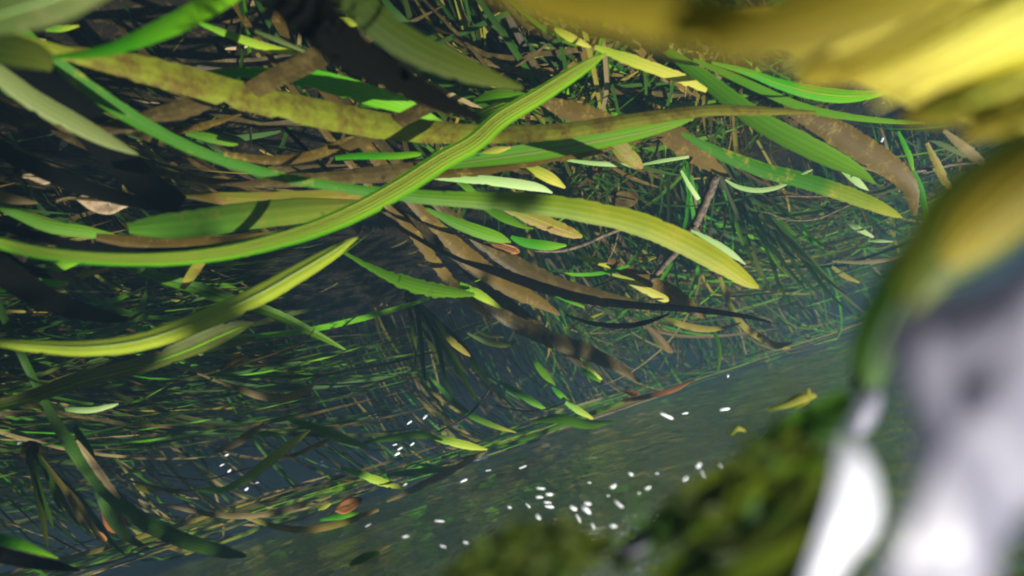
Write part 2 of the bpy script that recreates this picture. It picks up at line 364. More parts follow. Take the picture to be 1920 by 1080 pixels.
# --- the big blades in front
L_('long lime green ribbed blade sweeping up to a pointed tip over the dark bed', 'lime', [(-40,446,20),(60,470,23),(140,481,24),(230,486,25),(330,484,27),(430,472,28),(520,450,31),(600,425,34),(680,390,37),(760,345,38),(830,300,37),(890,266,36),(940,222,34),(1010,180,31),(1080,135,25),(1112,115,16),(1137,100,3)], .34, .56, 22, -10, ribs=5, root=True, rib_relief=0.05)
L_('broad yellow green blade with a pale midrib below the long lime blade', 'ygreen', [(-40,636,10),(20,645,17),(80,650,23),(170,652,30),(270,638,35),(380,600,38),(480,555,38),(560,510,34),(620,475,25),(655,453,12),(671,445,2)], .40, .50, 18, 12, mid=True, root=True)
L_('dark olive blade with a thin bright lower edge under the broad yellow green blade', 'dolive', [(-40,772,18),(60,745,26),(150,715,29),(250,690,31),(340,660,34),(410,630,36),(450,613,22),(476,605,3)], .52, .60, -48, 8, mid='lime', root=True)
L_('long olive yellow algae coated blade crossing in front of the ribbed lime blade', 'obrown', [(120,100,26),(220,118,44),(330,145,54),(480,185,52),(640,220,52),(760,240,46),(900,250,35),(1050,245,30),(1200,222,25),(1320,207,21),(1430,207,17),(1530,210,4)], .38, .70, 15, 25, root=True, wob=.12)
L_('long deep green blade ending in a wide mottled yellow tip', 'gyel', [(90,105,24),(200,190,30),(300,250,24),(400,295,20),(520,330,19),(640,352,18),(720,362,22),(800,370,26),(900,376,32),(1000,382,38),(1100,396,42),(1200,420,44),(1280,454,44),(1350,492,40),(1400,526,24),(1423,539,5)], .40, .66, -18, 30, root=True, wob=.08)
L_('bright green blade bending up out of view at the top edge', 'lime', [(90,108,6),(200,93,20),(300,55,34),(370,20,38),(450,-30,40)], .33, .27, 30, 0)
L_('pale beige green broad blade in the top corner', 'grey', [(-60,50,40),(30,20,70),(110,-5,74),(220,-60,60)], .19, .17, 10, 10, mid=True)
L_('murky grey green blade end beside the top corner', 'dolive', [(-60,80,60),(0,88,62),(60,100,54),(100,118,30)], .24, .27, 25, 0)
L_('short bright green blade tip poking out at the top edge of the tangle', 'green', [(-20,74,16),(20,86,16),(75,104,5)], .36, .4, 0, 0)
L_('small yellow green leaf scrap in the dark under the bright top blade', 'ygreen', [(85,57,4),(115,53,12),(148,48,3)], .5, .52)
L_('pale grey green pointed blade slanting across black blades', 'grey', [(-40,110,30),(60,185,38),(140,230,36),(200,262,26),(240,281,12),(260,290,2)], .33, .40, 12, 8, root=True)
L_('wide black shaded blade slanting behind the pale pointed blade', 'black', [(-60,60,60),(30,130,64),(130,190,66),(200,270,62),(270,340,56),(340,385,40)], .42, .56, 20, 0, root=True)
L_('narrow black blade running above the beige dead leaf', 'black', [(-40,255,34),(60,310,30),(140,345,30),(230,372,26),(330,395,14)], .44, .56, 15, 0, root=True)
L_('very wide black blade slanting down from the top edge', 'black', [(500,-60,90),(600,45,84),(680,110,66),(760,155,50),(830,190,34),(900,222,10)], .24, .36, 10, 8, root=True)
L_('wide brown blade turning mossy green beside the very wide black blade', 'dolive', [(610,-60,60),(700,35,62),(770,85,58),(850,122,50),(930,150,28),(980,165,8)], .25, .34, 10, 8)
L_('bright lime blade half hidden behind the brown stub', 'lime', [(360,140,6),(440,136,16),(520,141,26),(600,152,36),(690,178,38),(760,200,30),(830,235,12)], .46, .62, -12, 0)
L_('dark brown cut stub lying across the bright lime blade', 'brown', [(604,104,38),(560,126,38),(510,150,36),(440,188,30)], .42, .47, 5, 0, wob=.03)
L_('second dark brown cut stub under the algae coated blade', 'brown', [(810,196,26),(770,216,26),(700,252,24),(640,280,16)], .50, .56, 5, 0, wob=0)
L_('thin yellow green blade curving to the dark brown cut stub', 'ygreen', [(362,38,5),(430,65,14),(500,88,15),(568,101,5)], .48, .56)
L_('thin grey green sliver above the thin yellow green blade', 'grey', [(470,55,4),(520,75,9),(575,98,5)], .5, .55)
L_('blurred olive green scrap between two black blades', 'ygreen', [(560,18,6),(610,32,13),(660,42,13),(672,44,4)], .45, .5)
L_('small green spot of blade under the algae coated blade', 'green', [(155,127,6),(200,133,12),(265,142,4)], .45, .5)
L_('small bright green leaf lying on brown blades', 'green', [(348,250,8),(390,258,17),(430,268,12),(446,271,3)], .55, .58, 0, 0)
L_('short bright green leaf lying level under the algae coated blade', 'lime', [(628,296,8),(680,292,13),(740,292,13),(778,289,10),(790,288,3)], .58, .62)
L_('broad brown blade crossing under the deep green blade', 'brown', [(180,246,22),(260,228,32),(340,206,34),(420,178,18)], .5, .55, 20, 0, wob=.2)
L_('narrow pinkish brown blade beside the small bright green leaf', 'rust', [(320,250,6),(380,236,14),(452,214,4)], .52, .58)
L_('brown curved blade hooking upward over the black gap', 'rust', [(420,288,8),(480,298,16),(540,299,18),(600,287,18),(660,262,14),(740,250,5)], .55, .62, 15)
L_('long brown blade fading under the ribbed lime blade', 'brown', [(470,345,14),(600,335,28),(720,325,32),(830,312,34),(930,295,30),(1010,282,12)], .66, .76, 15, 0, wob=.2, root=True)
L_('green streaked blade with a brown upper edge and pale tip', 'green', [(780,318,10),(900,300,26),(1000,286,34),(1100,268,34),(1180,252,30),(1240,238,22),(1280,228,12),(1302,221,2)], .66, .80, -35, 20, mid='tan')
L_('rusty brown blade doubled behind the green streaked blade', 'rust', [(800,330,12),(900,318,20),(1000,300,22),(1100,284,18),(1200,262,9)], .69, .8, 25, 0, wob=.25)
L_('broad olive green blade fading to yellow under the ribbed lime blade', 'mossy', [(240,428,20),(300,424,44),(380,416,52),(460,404,52),(560,393,48),(630,387,32),(690,380,10)], .46, .60, 18, 10)
L_('wide olive brown streaky blade above the broad olive green blade', 'olive', [(330,362,10),(420,372,24),(520,376,34),(620,372,34),(720,365,18)], .58, .66, 10, 0)
L_('saturated green blade curving down to the brown band', 'green', [(-20,380,10),(40,405,18),(90,425,22),(150,434,24),(205,442,12),(230,446,3)], .50, .56, -10)
L_('brown band of dead blade just above the ribbed lime blade', 'rust', [(180,444,14),(270,456,27),(350,458,28),(430,453,24),(520,437,9)], .52, .6, 10, 0)
L_('thin black shadow strip hugging the top of the ribbed lime blade', 'black', [(-30,416,14),(80,445,18),(190,468,18),(310,472,16),(420,462,14),(520,440,12),(620,405,5)], .44, .58, 0, 0, root=True)  # shadow band built as a thin black blade
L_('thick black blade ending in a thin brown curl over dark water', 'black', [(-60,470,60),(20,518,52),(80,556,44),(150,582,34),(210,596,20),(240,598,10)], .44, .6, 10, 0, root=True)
L_('thin brown curl at the end of the thick black blade', 'rust', [(200,600,4),(240,598,7),(258,590,6),(274,581,2)], .6, .6)
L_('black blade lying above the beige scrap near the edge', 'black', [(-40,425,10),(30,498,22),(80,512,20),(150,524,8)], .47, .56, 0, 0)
L_('lime green striped cut leaf ending under the ribbed lime blade', 'lime', [(52,528,8),(85,514,17),(120,497,18),(147,486,16)], .55, .55, 5, 0, ribs=3, wob=0)
L_('short lime leaf end touching the striped cut leaf', 'lime', [(58,522,8),(90,530,14),(128,531,6)], .57, .58)
L_('lime leaf corner at the picture edge by the striped cut leaf', 'lime', [(-20,545,8),(5,542,12),(28,537,5)], .55, .56)
L_('small olive leaf pointing up from the thick black blade', 'olive', [(132,523,5),(165,513,11),(205,503,2)], .58, .6)
L_('dim green striped blade passing behind the broad yellow green blade', 'green', [(215,492,8),(300,521,20),(380,545,22),(450,568,22),(520,592,20),(590,626,14),(648,656,3)], .62, .78, -30, 0, mid='dolive')
L_('short upright olive leaf hanging over the dim green blade', 'olive', [(376,492,16),(360,515,18),(342,542,10)], .6, .63, 20)
L_('pale translucent leaf under the dark olive blade', 'grey', [(370,662,4),(410,650,13),(450,641,14),(480,632,4)], .62, .64)
L_('small brown pointed scrap below the dark olive blade', 'rust', [(412,692,4),(440,676,11),(480,659,2)], .68, .7)
L_('dim broad brown blade by the picture edge', 'brown', [(-40,208,14),(20,222,22),(80,232,18),(150,250,5)], .5, .55)
L_('yellow brown blade end at the edge beside the pink leaf', 'tan', [(-30,362,20),(20,372,20),(70,380,4)], .48, .52)
# --- green scraps in the middle
L_('bright green leaf just under the cut of the wide black blade tip', 'green', [(890,190,10),(930,180,24),(970,180,20),(1000,184,6)], .60, .64)
L_('dark green striped cut leaf beside the ribbed lime blade', 'green', [(888,224,24),(920,210,26),(950,198,24),(982,185,10)], .62, .64, 20, 0, ribs=3)
L_('yellow green leaf scrap under the gold blades at the top', 'yellow', [(1040,55,6),(1065,68,15),(1095,82,10),(1108,88,3)], .55, .6)
L_('fuzzy yellow green leaf starting beside the tip of the ribbed lime blade', 'yellow', [(1115,88,8),(1180,112,20),(1240,133,20),(1290,152,18),(1325,170,8)], .62, .74, 10, 0, wob=.2)
L_('two pale slivers, the longer one level below the green streaked blade', 'pale', [(1056,299,4),(1110,306,8),(1160,309,8),(1195,312,3)], .82, .86, 0)
L_('thin pale sliver rising toward the rusty blade', 'pale', [(1203,309,3),(1240,302,7),(1292,294,5)], .86, .9, 0)
L_('olive yellow leaf hanging down onto the pale slivers', 'olive', [(1150,262,26),(1170,285,32),(1192,305,24),(1205,316,5)], .78, .8, 0)
L_('pale mint leaf with a long tip under the green streaked blade', 'pale', [(795,332,6),(860,334,15),(930,340,18),(990,348,18),(1018,354,12),(1036,362,2)], .70, .78, 8)
L_('mottled yellow leaf hanging beside the pale mint leaf', 'yellow', [(980,312,8),(1005,320,19),(1035,335,20),(1060,352,4)], .8, .82)
L_('small yellow green scrap against the ribbed lime blade', 'yellow', [(905,286,4),(930,281,13),(957,276,4)], .68, .7)
L_('green leaf stub under the pale mint leaf', 'green', [(858,338,10),(878,352,14),(895,366,6)], .74, .76)
L_('vivid green leaf slanting down from the deep green blade', 'green', [(800,392,6),(850,416,19),(900,435,24),(935,446,20),(958,454,3)], .78, .84, 0)
L_('vivid green leaf lying level with a clipped end', 'lime', [(958,444,6),(985,455,17),(1030,461,17),(1062,460,4)], .84, .86, 0, 0)
L_('dull green leaf hanging next to the fuzzy yellow leaf', 'green', [(905,385,10),(940,405,18),(980,424,8),(1000,428,3)], .8, .83)
L_('brown leaf with a yellow white edge and blunt tip', 'olive', [(945,392,8),(990,405,26),(1040,425,26),(1075,438,18),(1092,444,5)], .76, .80, 5, 0, mid='yellow', wob=.2)
L_('long fuzzy algae covered brown blade streaming down past the green leaf', 'rust', [(735,395,12),(770,430,18),(800,470,20),(830,510,21),(855,540,20),(890,575,12),(920,600,4)], .78, .95, 12, 0, wob=.3, root=True)
L_('broad rusty brown blade fanning down the middle', 'rust', [(790,395,22),(850,455,30),(900,500,36),(950,535,32),(1000,560,26),(1050,590,5)], .82, 1.0, 15, 0, wob=.2, root=True)
L_('second broad brown blade in the fan nearest the clipped leaf', 'brown', [(840,400,20),(920,465,28),(1000,515,34),(1080,545,30),(1150,560,20),(1220,575,6)], .86, 1.05, 15, 0, wob=.25, root=True)
L_('lower broad brown blade of the fan reaching the black curve', 'brown', [(860,530,16),(940,590,26),(1020,630,32),(1100,660,30),(1160,690,18),(1200,715,5)], .95, 1.15, 12, 0, wob=.25)
L_('rusty brown blade end above the black pointed blade', 'rust', [(1140,490,14),(1210,530,36),(1270,560,36),(1310,588,14),(1325,598,4)], 1.0, 1.1, 8, 0, wob=.2)
L_('tan dark blade of the fan in the shade', 'brown', [(700,380,14),(780,420,30),(860,480,30),(940,560,26),(1040,640,20),(1130,720,6)], .92, 1.2, 15, 0, wob=.2)
L_('green leaf with ragged lower edge at mid height over dark water', 'green', [(640,470,5),(700,504,13),(750,526,24),(800,540,28),(850,548,20),(890,552,6)], .72, .84, 22, 0, wob=.3)
L_('yellow green pointed leaf end next to the ragged leaf', 'ygreen', [(862,533,10),(895,550,18),(920,565,12),(946,582,2)], .84, .88)
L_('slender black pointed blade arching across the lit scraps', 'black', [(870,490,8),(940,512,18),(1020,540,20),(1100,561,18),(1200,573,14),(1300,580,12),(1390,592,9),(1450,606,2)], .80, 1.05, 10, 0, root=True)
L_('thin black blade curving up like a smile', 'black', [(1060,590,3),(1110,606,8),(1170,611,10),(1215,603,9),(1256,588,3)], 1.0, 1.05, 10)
L_('bright yellow white leaf tip above the slender black blade', 'yellow', [(1148,514,4),(1180,527,12),(1215,546,15),(1245,560,14),(1254,564,4)], .98, 1.02, 0)
L_('small yellow leaf crumb at the end of the black curve', 'yellow', [(1236,574,3),(1250,577,8),(1266,581,3)], 1.0, 1.0)
L_('yellow green zigzag leaf beside the twig', 'yellow', [(1090,482,6),(1120,490,12),(1150,498,11),(1180,500,4)], 1.0, 1.05)
L_('small bright yellow cut piece next to the twig', 'yellow', [(1196,490,4),(1212,486,10),(1230,482,4)], 1.05, 1.06)
L_('bright thin yellow green leaf under the arching black blade', 'lime', [(1035,552,3),(1062,562,8),(1096,576,4)], 1.0, 1.03)
L_('thin lime leaf lying along the fan of brown blades', 'lime', [(1180,498,4),(1130,512,7),(1080,515,6),(1040,510,2)], 1.0, 1.0)
L_('small yellow leaf under the smile shaped black blade', 'yellow', [(1098,597,3),(1112,592,8),(1132,586,2)], 1.02, 1.03)
L_('pale olive leaf curving in the dark below the fan', 'grey', [(876,624,3),(910,640,10),(945,646,11),(968,640,3)], 1.0, 1.05)
L_('fuzzy yellow olive leaf pointing down in the dark', 'olive', [(830,622,6),(850,642,13),(872,660,9),(882,668,2)], .95, 1.0)
L_('small pale olive leaf next to the curving pale one', 'grey', [(892,618,3),(915,628,8),(945,632,3)], 1.0, 1.0)
L_('upright yellow green leaf with brown end beneath the fan', 'ygreen', [(1072,636,5),(1090,665,10),(1104,690,11),(1128,712,4)], 1.1, 1.15, 0)
L_('pale lime leaf crossing the upright yellow one', 'lime', [(1086,688,4),(1105,702,10),(1126,716,3)], 1.12, 1.14)
L_('dim green leaf pointing down beside the upright yellow one', 'green', [(1000,675,6),(1020,700,14),(1042,722,4)], 1.05, 1.1)
L_('flat brown blunt leaf below the black curve', 'rust', [(1212,610,8),(1232,630,14),(1250,652,14),(1262,660,6)], 1.3, 1.35, 0)
L_('brown olive leaf arching below the black curve', 'olive', [(1240,594,5),(1270,606,11),(1310,616,13),(1350,616,8),(1390,605,2)], 1.3, 1.4, 0)
L_('pair of upright green blade standing in hazy water by the surface', 'green', [(1336,615,5),(1346,640,8),(1349,665,8),(1346,695,4)], 1.5, 1.5, 0)
L_('long olive brown blade drooping toward the surface line', 'olive', [(1350,520,6),(1370,575,11),(1395,612,12),(1430,635,13),(1465,650,8),(1482,652,3)], 1.35, 1.6, 0)
L_('tan forked leaf end touching the surface line', 'tan', [(1435,640,10),(1455,648,14),(1485,643,3)], 1.5, 1.5, 0)
# --- far right group
L_('bright lime crescent leaf with a lit white spot under the gold blades', 'lime', [(1335,118,5),(1400,135,12),(1460,157,18),(1520,173,24),(1575,180,25),(1620,179,18),(1655,174,9),(1680,169,2)], .66, .74, 5, 10, mid='yellow')
L_('olive yellow leaf under the gold blades above the lime crescent', 'yellow', [(1478,92,6),(1530,105,13),(1580,120,13),(1620,130,5)], .6, .64, 5)
L_('long saturated green blade passing under the lime crescent', 'green', [(1300,112,6),(1360,138,12),(1420,165,15),(1480,192,15),(1540,210,14),(1620,223,11),(1690,229,8),(1735,231,2)], .64, .85, -5)
L_('dark green broad blade slanting under the browning tip', 'green', [(1250,95,14),(1310,140,26),(1370,188,32),(1430,232,36),(1500,270,38),(1560,300,34),(1610,325,20),(1640,345,4)], .74, .95, -38, 0)
L_('green to yellow tapered blade slanting toward the hazy gap', 'gyel', [(1278,250,6),(1340,283,20),(1420,315,27),(1500,337,29),(1570,358,30),(1630,380,26),(1670,398,16),(1692,408,2)], .80, 1.0, 0, 12, wob=.12)
L_('orange brown algae coated blade drooping by the gold blades', 'rust', [(1470,200,16),(1530,225,40),(1590,262,46),(1650,300,44),(1690,330,36),(1710,362,24),(1714,405,8)], .84, 1.0, 5, 0, wob=.2)
L_('brown mossy blade behind the green to yellow blade', 'rust', [(1215,225,20),(1265,258,44),(1310,290,40),(1350,320,16),(1370,335,5)], .9, 1.05, 5, 0, wob=.3)
L_('orange brown blade behind the tip of the ribbed lime blade', 'rust', [(1010,185,14),(1060,205,34),(1110,220,40),(1160,235,20),(1190,245,5)], .7, .8, 5, 0, wob=.3)
L_('pale lime crescent leaf like a smile below the tapered blade', 'pale', [(1360,337,3),(1385,351,8),(1420,357,9),(1455,352,8),(1484,341,3)], 1.0, 1.05, 0)
L_('pale green pointed leaf beside the dark green broad blade', 'pale', [(1572,315,3),(1595,330,13),(1612,345,12),(1628,357,2)], 1.05, 1.1, 0)
L_('tiny pale sliver touching the tapered blade', 'pale', [(1503,327,2),(1512,323,5),(1524,318,2)], .86, .86, 0)
L_('small upright pale green leaf left of the twig', 'pale', [(1277,320,4),(1292,347,8),(1310,374,8)], 1.05, 1.1, 0)
L_('upright lime leaf with white edge by the olive blur', 'lime', [(1684,246,4),(1696,272,8),(1706,295,9),(1712,320,4)], .95, 1.0, 0)
L_('upright lime leaf, lower one, ending at the olive blur', 'lime', [(1712,318,5),(1725,350,10),(1734,385,9),(1742,430,8),(1752,452,2)], 1.0, 1.05, 0)
L_('fuzzy olive leaf hanging between lime leaf and brown twig', 'olive', [(1738,268,6),(1755,305,12),(1772,340,12),(1790,364,3)], 1.0, 1.05, 0, 0, wob=.3)
L_('brown olive leaf slanting beside the gold blades', 'tan', [(1770,245,6),(1800,270,15),(1830,295,16),(1858,322,4)], .95, 1.0, 0, 0, wob=.3)
L_('fuzzy pale leaf behind the brown olive leaf', 'grey', [(1740,260,4),(1775,275,10),(1812,295,5)], 1.1, 1.1, 0, 0, wob=.3)
L_('pale mint leaf curving beside the mottled yellow tip', 'pale', [(1296,432,4),(1335,452,11),(1370,475,12),(1398,496,2)], .74, .76, 0)
L_('tiny bright white green sliver in the hazy tangle', 'pale', [(1628,452,2),(1650,452,6),(1674,453,2)], 1.4, 1.4, 0)
L_('pale speckled leaf slanting above the bright sliver', 'pale', [(1583,413,4),(1608,428,11),(1638,445,4)], 1.4, 1.45, 0)
L_('thin yellow green leaf above the hazy tangle', 'lime', [(1506,434,3),(1525,455,7),(1545,466,2)], 1.3, 1.35, 0)
L_('fuzzy yellow brown leaf in the hazy tangle', 'olive', [(1560,500,5),(1585,518,10),(1612,530,4)], 1.6, 1.65, 0, 0, wob=.3)
L_('curved tan leaf in the hazy tangle', 'tan', [(1560,490,3),(1610,492,7),(1660,488,7),(1700,478,2)], 1.5, 1.6, 0)
# --- lower left
L_('thin pale green crescent leaf alone over dark water', 'pale', [(90,762,2),(130,768,9),(170,769,11),(205,762,8),(222,757,2)], .66, .68, 0)
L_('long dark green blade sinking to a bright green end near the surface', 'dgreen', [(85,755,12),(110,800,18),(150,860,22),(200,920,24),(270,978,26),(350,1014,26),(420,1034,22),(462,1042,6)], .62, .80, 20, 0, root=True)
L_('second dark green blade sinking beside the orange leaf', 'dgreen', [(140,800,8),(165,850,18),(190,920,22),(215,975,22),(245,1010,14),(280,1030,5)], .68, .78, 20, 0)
L_('cream and red striped blade between the two dark green blades', 'tan', [(143,826,5),(175,870,12),(200,905,12),(225,935,5)], .66, .7, 0, 0, mid='orange')
L_('short green blade end lying at the surface line', 'lime', [(400,1026,8),(430,1034,14),(460,1042,4)], .78, .8, 0)
L_('bright lime pointed blade in the bottom corner', 'lime', [(-40,1000,16),(20,1016,18),(70,1032,12),(110,1047,2)], .45, .5, 15, 0)
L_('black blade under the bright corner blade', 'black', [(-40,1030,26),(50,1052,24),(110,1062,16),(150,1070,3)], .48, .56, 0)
L_('lit yellow green striped leaf curling upward over dark stems', 'ygreen', [(365,918,3),(410,920,11),(455,902,16),(500,868,19),(535,840,19),(560,822,11),(582,806,2)], .78, .84, 15, 0, ribs=2)
L_('thin brown stem leaf leading into the lit striped leaf', 'tan', [(240,900,3),(300,917,8),(350,921,8),(410,914,3)], .78, .82)
L_('brown pointed leaf above the lit striped leaf', 'tan', [(400,848,5),(440,832,15),(470,812,14),(498,791,2)], .84, .86, 10)
L_('tan curved leaf with pointed tip in the dark middle', 'tan', [(370,700,3),(430,722,8),(480,740,14),(530,747,16),(570,733,13),(600,709,2)], .80, .84, 15)
L_('green leaf slanting down at the end of the lit striped leaf', 'green', [(538,784,8),(580,799,15),(630,817,16),(665,830,12),(692,838,2)], .88, .92, 0)
L_('short green leaf behind the brown pointed leaf', 'green', [(465,816,5),(500,813,11),(535,816,3)], .9, .92)
L_('tan stem leaf running behind the lit striped leaf', 'tan', [(520,862,4),(560,850,8),(600,832,9),(622,822,2)], .9, .95)
L_('long tan leaf curving along the surface line', 'tan', [(300,945,4),(400,965,10),(480,966,11),(550,953,10),(620,930,4)], .85, .95, 0)
L_('olive yellow blade lying along the surface line', 'olive', [(455,968,5),(520,988,11),(580,993,13),(650,978,13),(710,955,6)], .90, 1.0, 0)
L_('small yellow cut leaf piece above the orange leaf', 'yellow', [(253,908,5),(266,916,10),(282,926,3)], .78, .78, 0)
L_('tiny yellow cut piece on the dark by the brown scrap', 'yellow', [(596,956,4),(608,950,10),(620,944,4)], .9, .9, 0)
L_('lime leaf end tucked below the brown scrap', 'lime', [(600,975,4),(640,968,12),(672,962,3)], .92, .95, 0)
L_('tan leaf lying along the surface line beyond the brown scrap', 'tan', [(725,940,5),(780,915,13),(840,885,14),(890,858,8),(920,842,3)], 1.0, 1.15, 0)
L_('striped lime leaf with frayed end by the tan surface leaf', 'ygreen', [(640,878,5),(680,890,14),(720,905,14),(765,917,3)], .98, 1.05, 0, 0, wob=.4)
L_('dim green leaf level above the frayed leaf', 'green', [(725,890,5),(770,886,13),(820,880,11),(850,876,3)], 1.05, 1.1)
L_('small lime leaf pointing to the glinting bubbles', 'lime', [(780,870,3),(810,874,8),(842,879,2)], 1.1, 1.1)
L_('pale lime blunt leaf pointing to the glinting bubbles', 'ygreen', [(780,808,5),(830,824,14),(875,835,15),(914,843,3)], 1.05, 1.1, 0)
L_('green leaf shadowed behind the pale blunt leaf', 'green', [(680,830,5),(740,820,13),(790,815,15),(830,825,3)], 1.0, 1.05)
L_('thin green blade with a yellow tip curving to the surface', 'gyel', [(800,700,4),(840,742,9),(880,777,11),(925,798,10),(968,811,2)], 1.0, 1.15, 0)
L_('lit lime leaf slanting beside the mossy bed', 'lime', [(935,714,4),(965,733,11),(1000,754,13),(1024,768,4)], 1.15, 1.2, 0)
L_('lime leaf cut in two by a shadow near the red stem', 'ygreen', [(1060,754,6),(1085,770,13),(1112,785,4)], 1.25, 1.28, 0)
L_('short lime leaf above the one cut by a shadow', 'lime', [(1035,725,4),(1050,740,11),(1064,750,4)], 1.25, 1.26, 0)
L_('broad dim green leaf by the surface line', 'green', [(1000,790,6),(1050,785,18),(1100,795,18),(1150,790,4)], 1.2, 1.3)
L_('green edge blade lying on the surface line', 'green', [(930,840,4),(1000,818,9),(1070,790,9),(1130,768,8),(1200,740,3)], 1.2, 1.5, 0)
L_('red orange stem leaf lying on the surface line', 'orange', [(1165,752,5),(1210,744,9),(1260,732,10),(1302,712,2)], 1.3, 1.35, 0, name='dead_leaf', cat='dead leaf')

# --- blades almost touching the lens
GN = 'blurred gold blades by the lens'
NEARK = 1.1
near = [
 ('olive gold blade blurred along the top edge', 'golive', [(900,-60,50),(1020,-10,80),(1150,10,90),(1300,30,100),(1440,50,80),(1520,75,24)], .062, .058, 25),
 ('brown gold blade blurred at the top beside the olive gold one', 'golive', [(1330,100,40),(1450,55,110),(1600,5,150),(1800,-70,160)], .056, .052, 10),
 ('broad ochre blade behind the whole blurred bundle', 'gold', [(1330,40,40),(1480,50,90),(1640,80,150),(1850,110,230),(2050,130,240)], .17, .17, 0),
 ('wide gold blade blurred in the middle of the gold bundle', 'gold', [(1500,150,30),(1600,105,100),(1720,50,140),(1960,-70,170)], .108, .092, 0),
 ('lemon yellow blade blurred through the gold bundle', 'lemon', [(1610,160,14),(1700,118,42),(1800,66,60),(1960,-20,80)], .100, .086, -10),
 ('brightest yellow blade blurred across the gold bundle', 'lemon', [(1675,192,8),(1740,158,26),(1820,118,40),(1980,40,60)], .094, .080, -30),
 ('tan gold blade blurred below the brightest yellow one', 'gold', [(1690,222,16),(1770,200,70),(1860,165,90),(1990,110,110)], .104, .09, 15),
 ('pale gold lowest blade of the blurred bundle', 'gold', [(1800,262,14),(1860,235,50),(1930,210,60),(1990,185,70)], .10, .088, -15),
 ('narrow lemon streak of blade near the top of the blurred bundle', 'lemon', [(1480,130,8),(1600,85,22),(1740,25,26),(1860,-40,26)], .125, .11, -20),
 ('narrow tan streak of blade crossing the wide gold blade', 'yellow', [(1440,110,6),(1540,60,18),(1640,15,22),(1740,-40,22)], .125, .12, -10),
 ('narrow bright yellow blade streak under the lemon one', 'lemon', [(1640,200,6),(1730,150,16),(1830,95,24),(1990,10,30)], .12, .10, -35),
 ('thin cream streak of blade low in the blurred bundle', 'yellow', [(1740,225,6),(1820,190,14),(1900,160,18),(1990,125,18)], .12, .11, -25),
 ('narrow ochre streak of blade high in the blurred bundle', 'gold', [(1560,140,6),(1680,85,20),(1800,25,26),(1900,-30,26)], .12, .105, 15),
 ('cream edged blade tip at the side edge under the gold bundle', 'pale', [(1860,225,6),(1890,250,16),(1930,278,20),(1980,305,24)], .10, .095, 0),
]
for lb, mt, pts, a, b, tl in near:
    leaf(lb, mt, pts, a * (.78 if 'streak' in lb else NEARK), b * (.78 if 'streak' in lb else NEARK), tl, 15, free=True, group=GN, name='eelgrass_blade', arc=0.3)
leaf('golden blade blurred in front of the mossy one beside the foam', 'golive', [(1990,310,100),(1910,370,120),(1840,430,100),(1775,495,40)], .075, .083, 20, 10, free=True, group=GN, arc=.3)
leaf('mossy olive blade blurred beside the white foam', 'weed', [(1985,285,150),(1900,360,170),(1820,430,165),(1755,500,110),(1705,575,50)], .085, .095, 20, 10, free=True, group=GN, arc=.3)
leaf('dark green blade blurred behind the mossy olive one', 'dgreen', [(1800,400,60),(1740,480,90),(1690,560,90),(1650,640,80),(1620,740,40)], .10, .115, 20, 0, free=True, group=GN, arc=.3)

# ------------------------------------------------------------------ dead leaves, twigs, tuft
def dead_leaf(label, mat, outline, d0, d1, curl=0.05, name='dead_leaf', cat='dead leaf', vein=True, group=None):
    """flat leaf from its outline; depth runs from d0 at its first point to d1 across it"""
    A = catmull([(*p, 0, 0) for p in outline + outline[:1]], 4)[:-1, :2]
    c = A.mean(axis=0); n = len(A); dirv = np.array(outline[len(outline) // 2]) - np.array(outline[0]); Ln = np.linalg.norm(dirv); dirv = dirv / Ln
    V = []; F = []; UV = []
    size = Ln * (d0 + d1) / 2 / FPX
    for k, f in enumerate((0.0, 0.35, 0.7, 1.0)):
        for i in range(n):
            q = c + (A[i] - c) * f; s = float(np.dot(q - np.array(outline[0]), dirv) / Ln)
            p = P(q[0], q[1], d0 + (d1 - d0) * s); off = size * curl * (f * f + 1.2 * f * noise.noise(Vector((q[0] * .05, q[1] * .05, 3))))
            V.append(np.array(p) * (1 - off / p.length)); UV.append((s, 0.5 + 0.5 * f * math.sin(6.28 * i / n)))
    for k in range(3):
        for i in range(n):
            j = (i + 1) % n; F.append((k * n + i, k * n + j, (k + 1) * n + j, (k + 1) * n + i))
    o = link(name, mesh_from(name, V, F, UV), M[mat]); tag(o, label, cat, group)
    md = o.modifiers.new('thickness', 'SOLIDIFY'); md.thickness = 0.0008
    if vein:
        C = np.array([np.array(P(*(np.array(outline[0]) * (1 - s) + np.array(outline[len(outline) // 2]) * s), (d0 + (d1 - d0) * s))) * 0.992 for s in np.linspace(0.02, 0.98, 8)])
        T = np.gradient(C, axis=0); T /= np.linalg.norm(T, axis=1)[:, None]; Sd = np.cross(T, C); Sd /= np.linalg.norm(Sd, axis=1)[:, None]
        V, F, UV = ribbon(C, Sd, np.full(8, size * 0.02), 0.8, 2)
        link('midrib', mesh_from('midrib', V, F, UV), M['brown'], o)
        q0 = C[0]; dr = (C[0] - C[1]) / np.linalg.norm(C[0] - C[1]); C2 = np.array([q0 + dr * size * .09 * k + np.array((0, 0, .01 * size * k * k)) for k in range(4)])
        V, F, UV = ribbon(C2, np.tile(Sd[0], (4, 1)), np.full(4, size * .025), .9, 2)
        link('leaf_stalk', mesh_from('leaf_stalk', V, F, UV), M['brown'], o)
    return o
dead_leaf('orange dead leaf standing between dark green blades near the surface', 'orange', [(188,950),(205,935),(228,942),(240,965),(234,990),(212,1000),(196,985)], .74, .78)
dead_leaf('small orange leaf scrap under the larger orange leaf', 'orange', [(180,994),(192,1000),(201,1012),(194,1018),(184,1008)], .74, .75, vein=False)
dead_leaf('beige crumpled dead leaf on the bed between black blades', 'beige', [(140,372),(170,362),(205,370),(250,372),(256,382),(232,390),(205,402),(170,394)], .60, .62, .06)
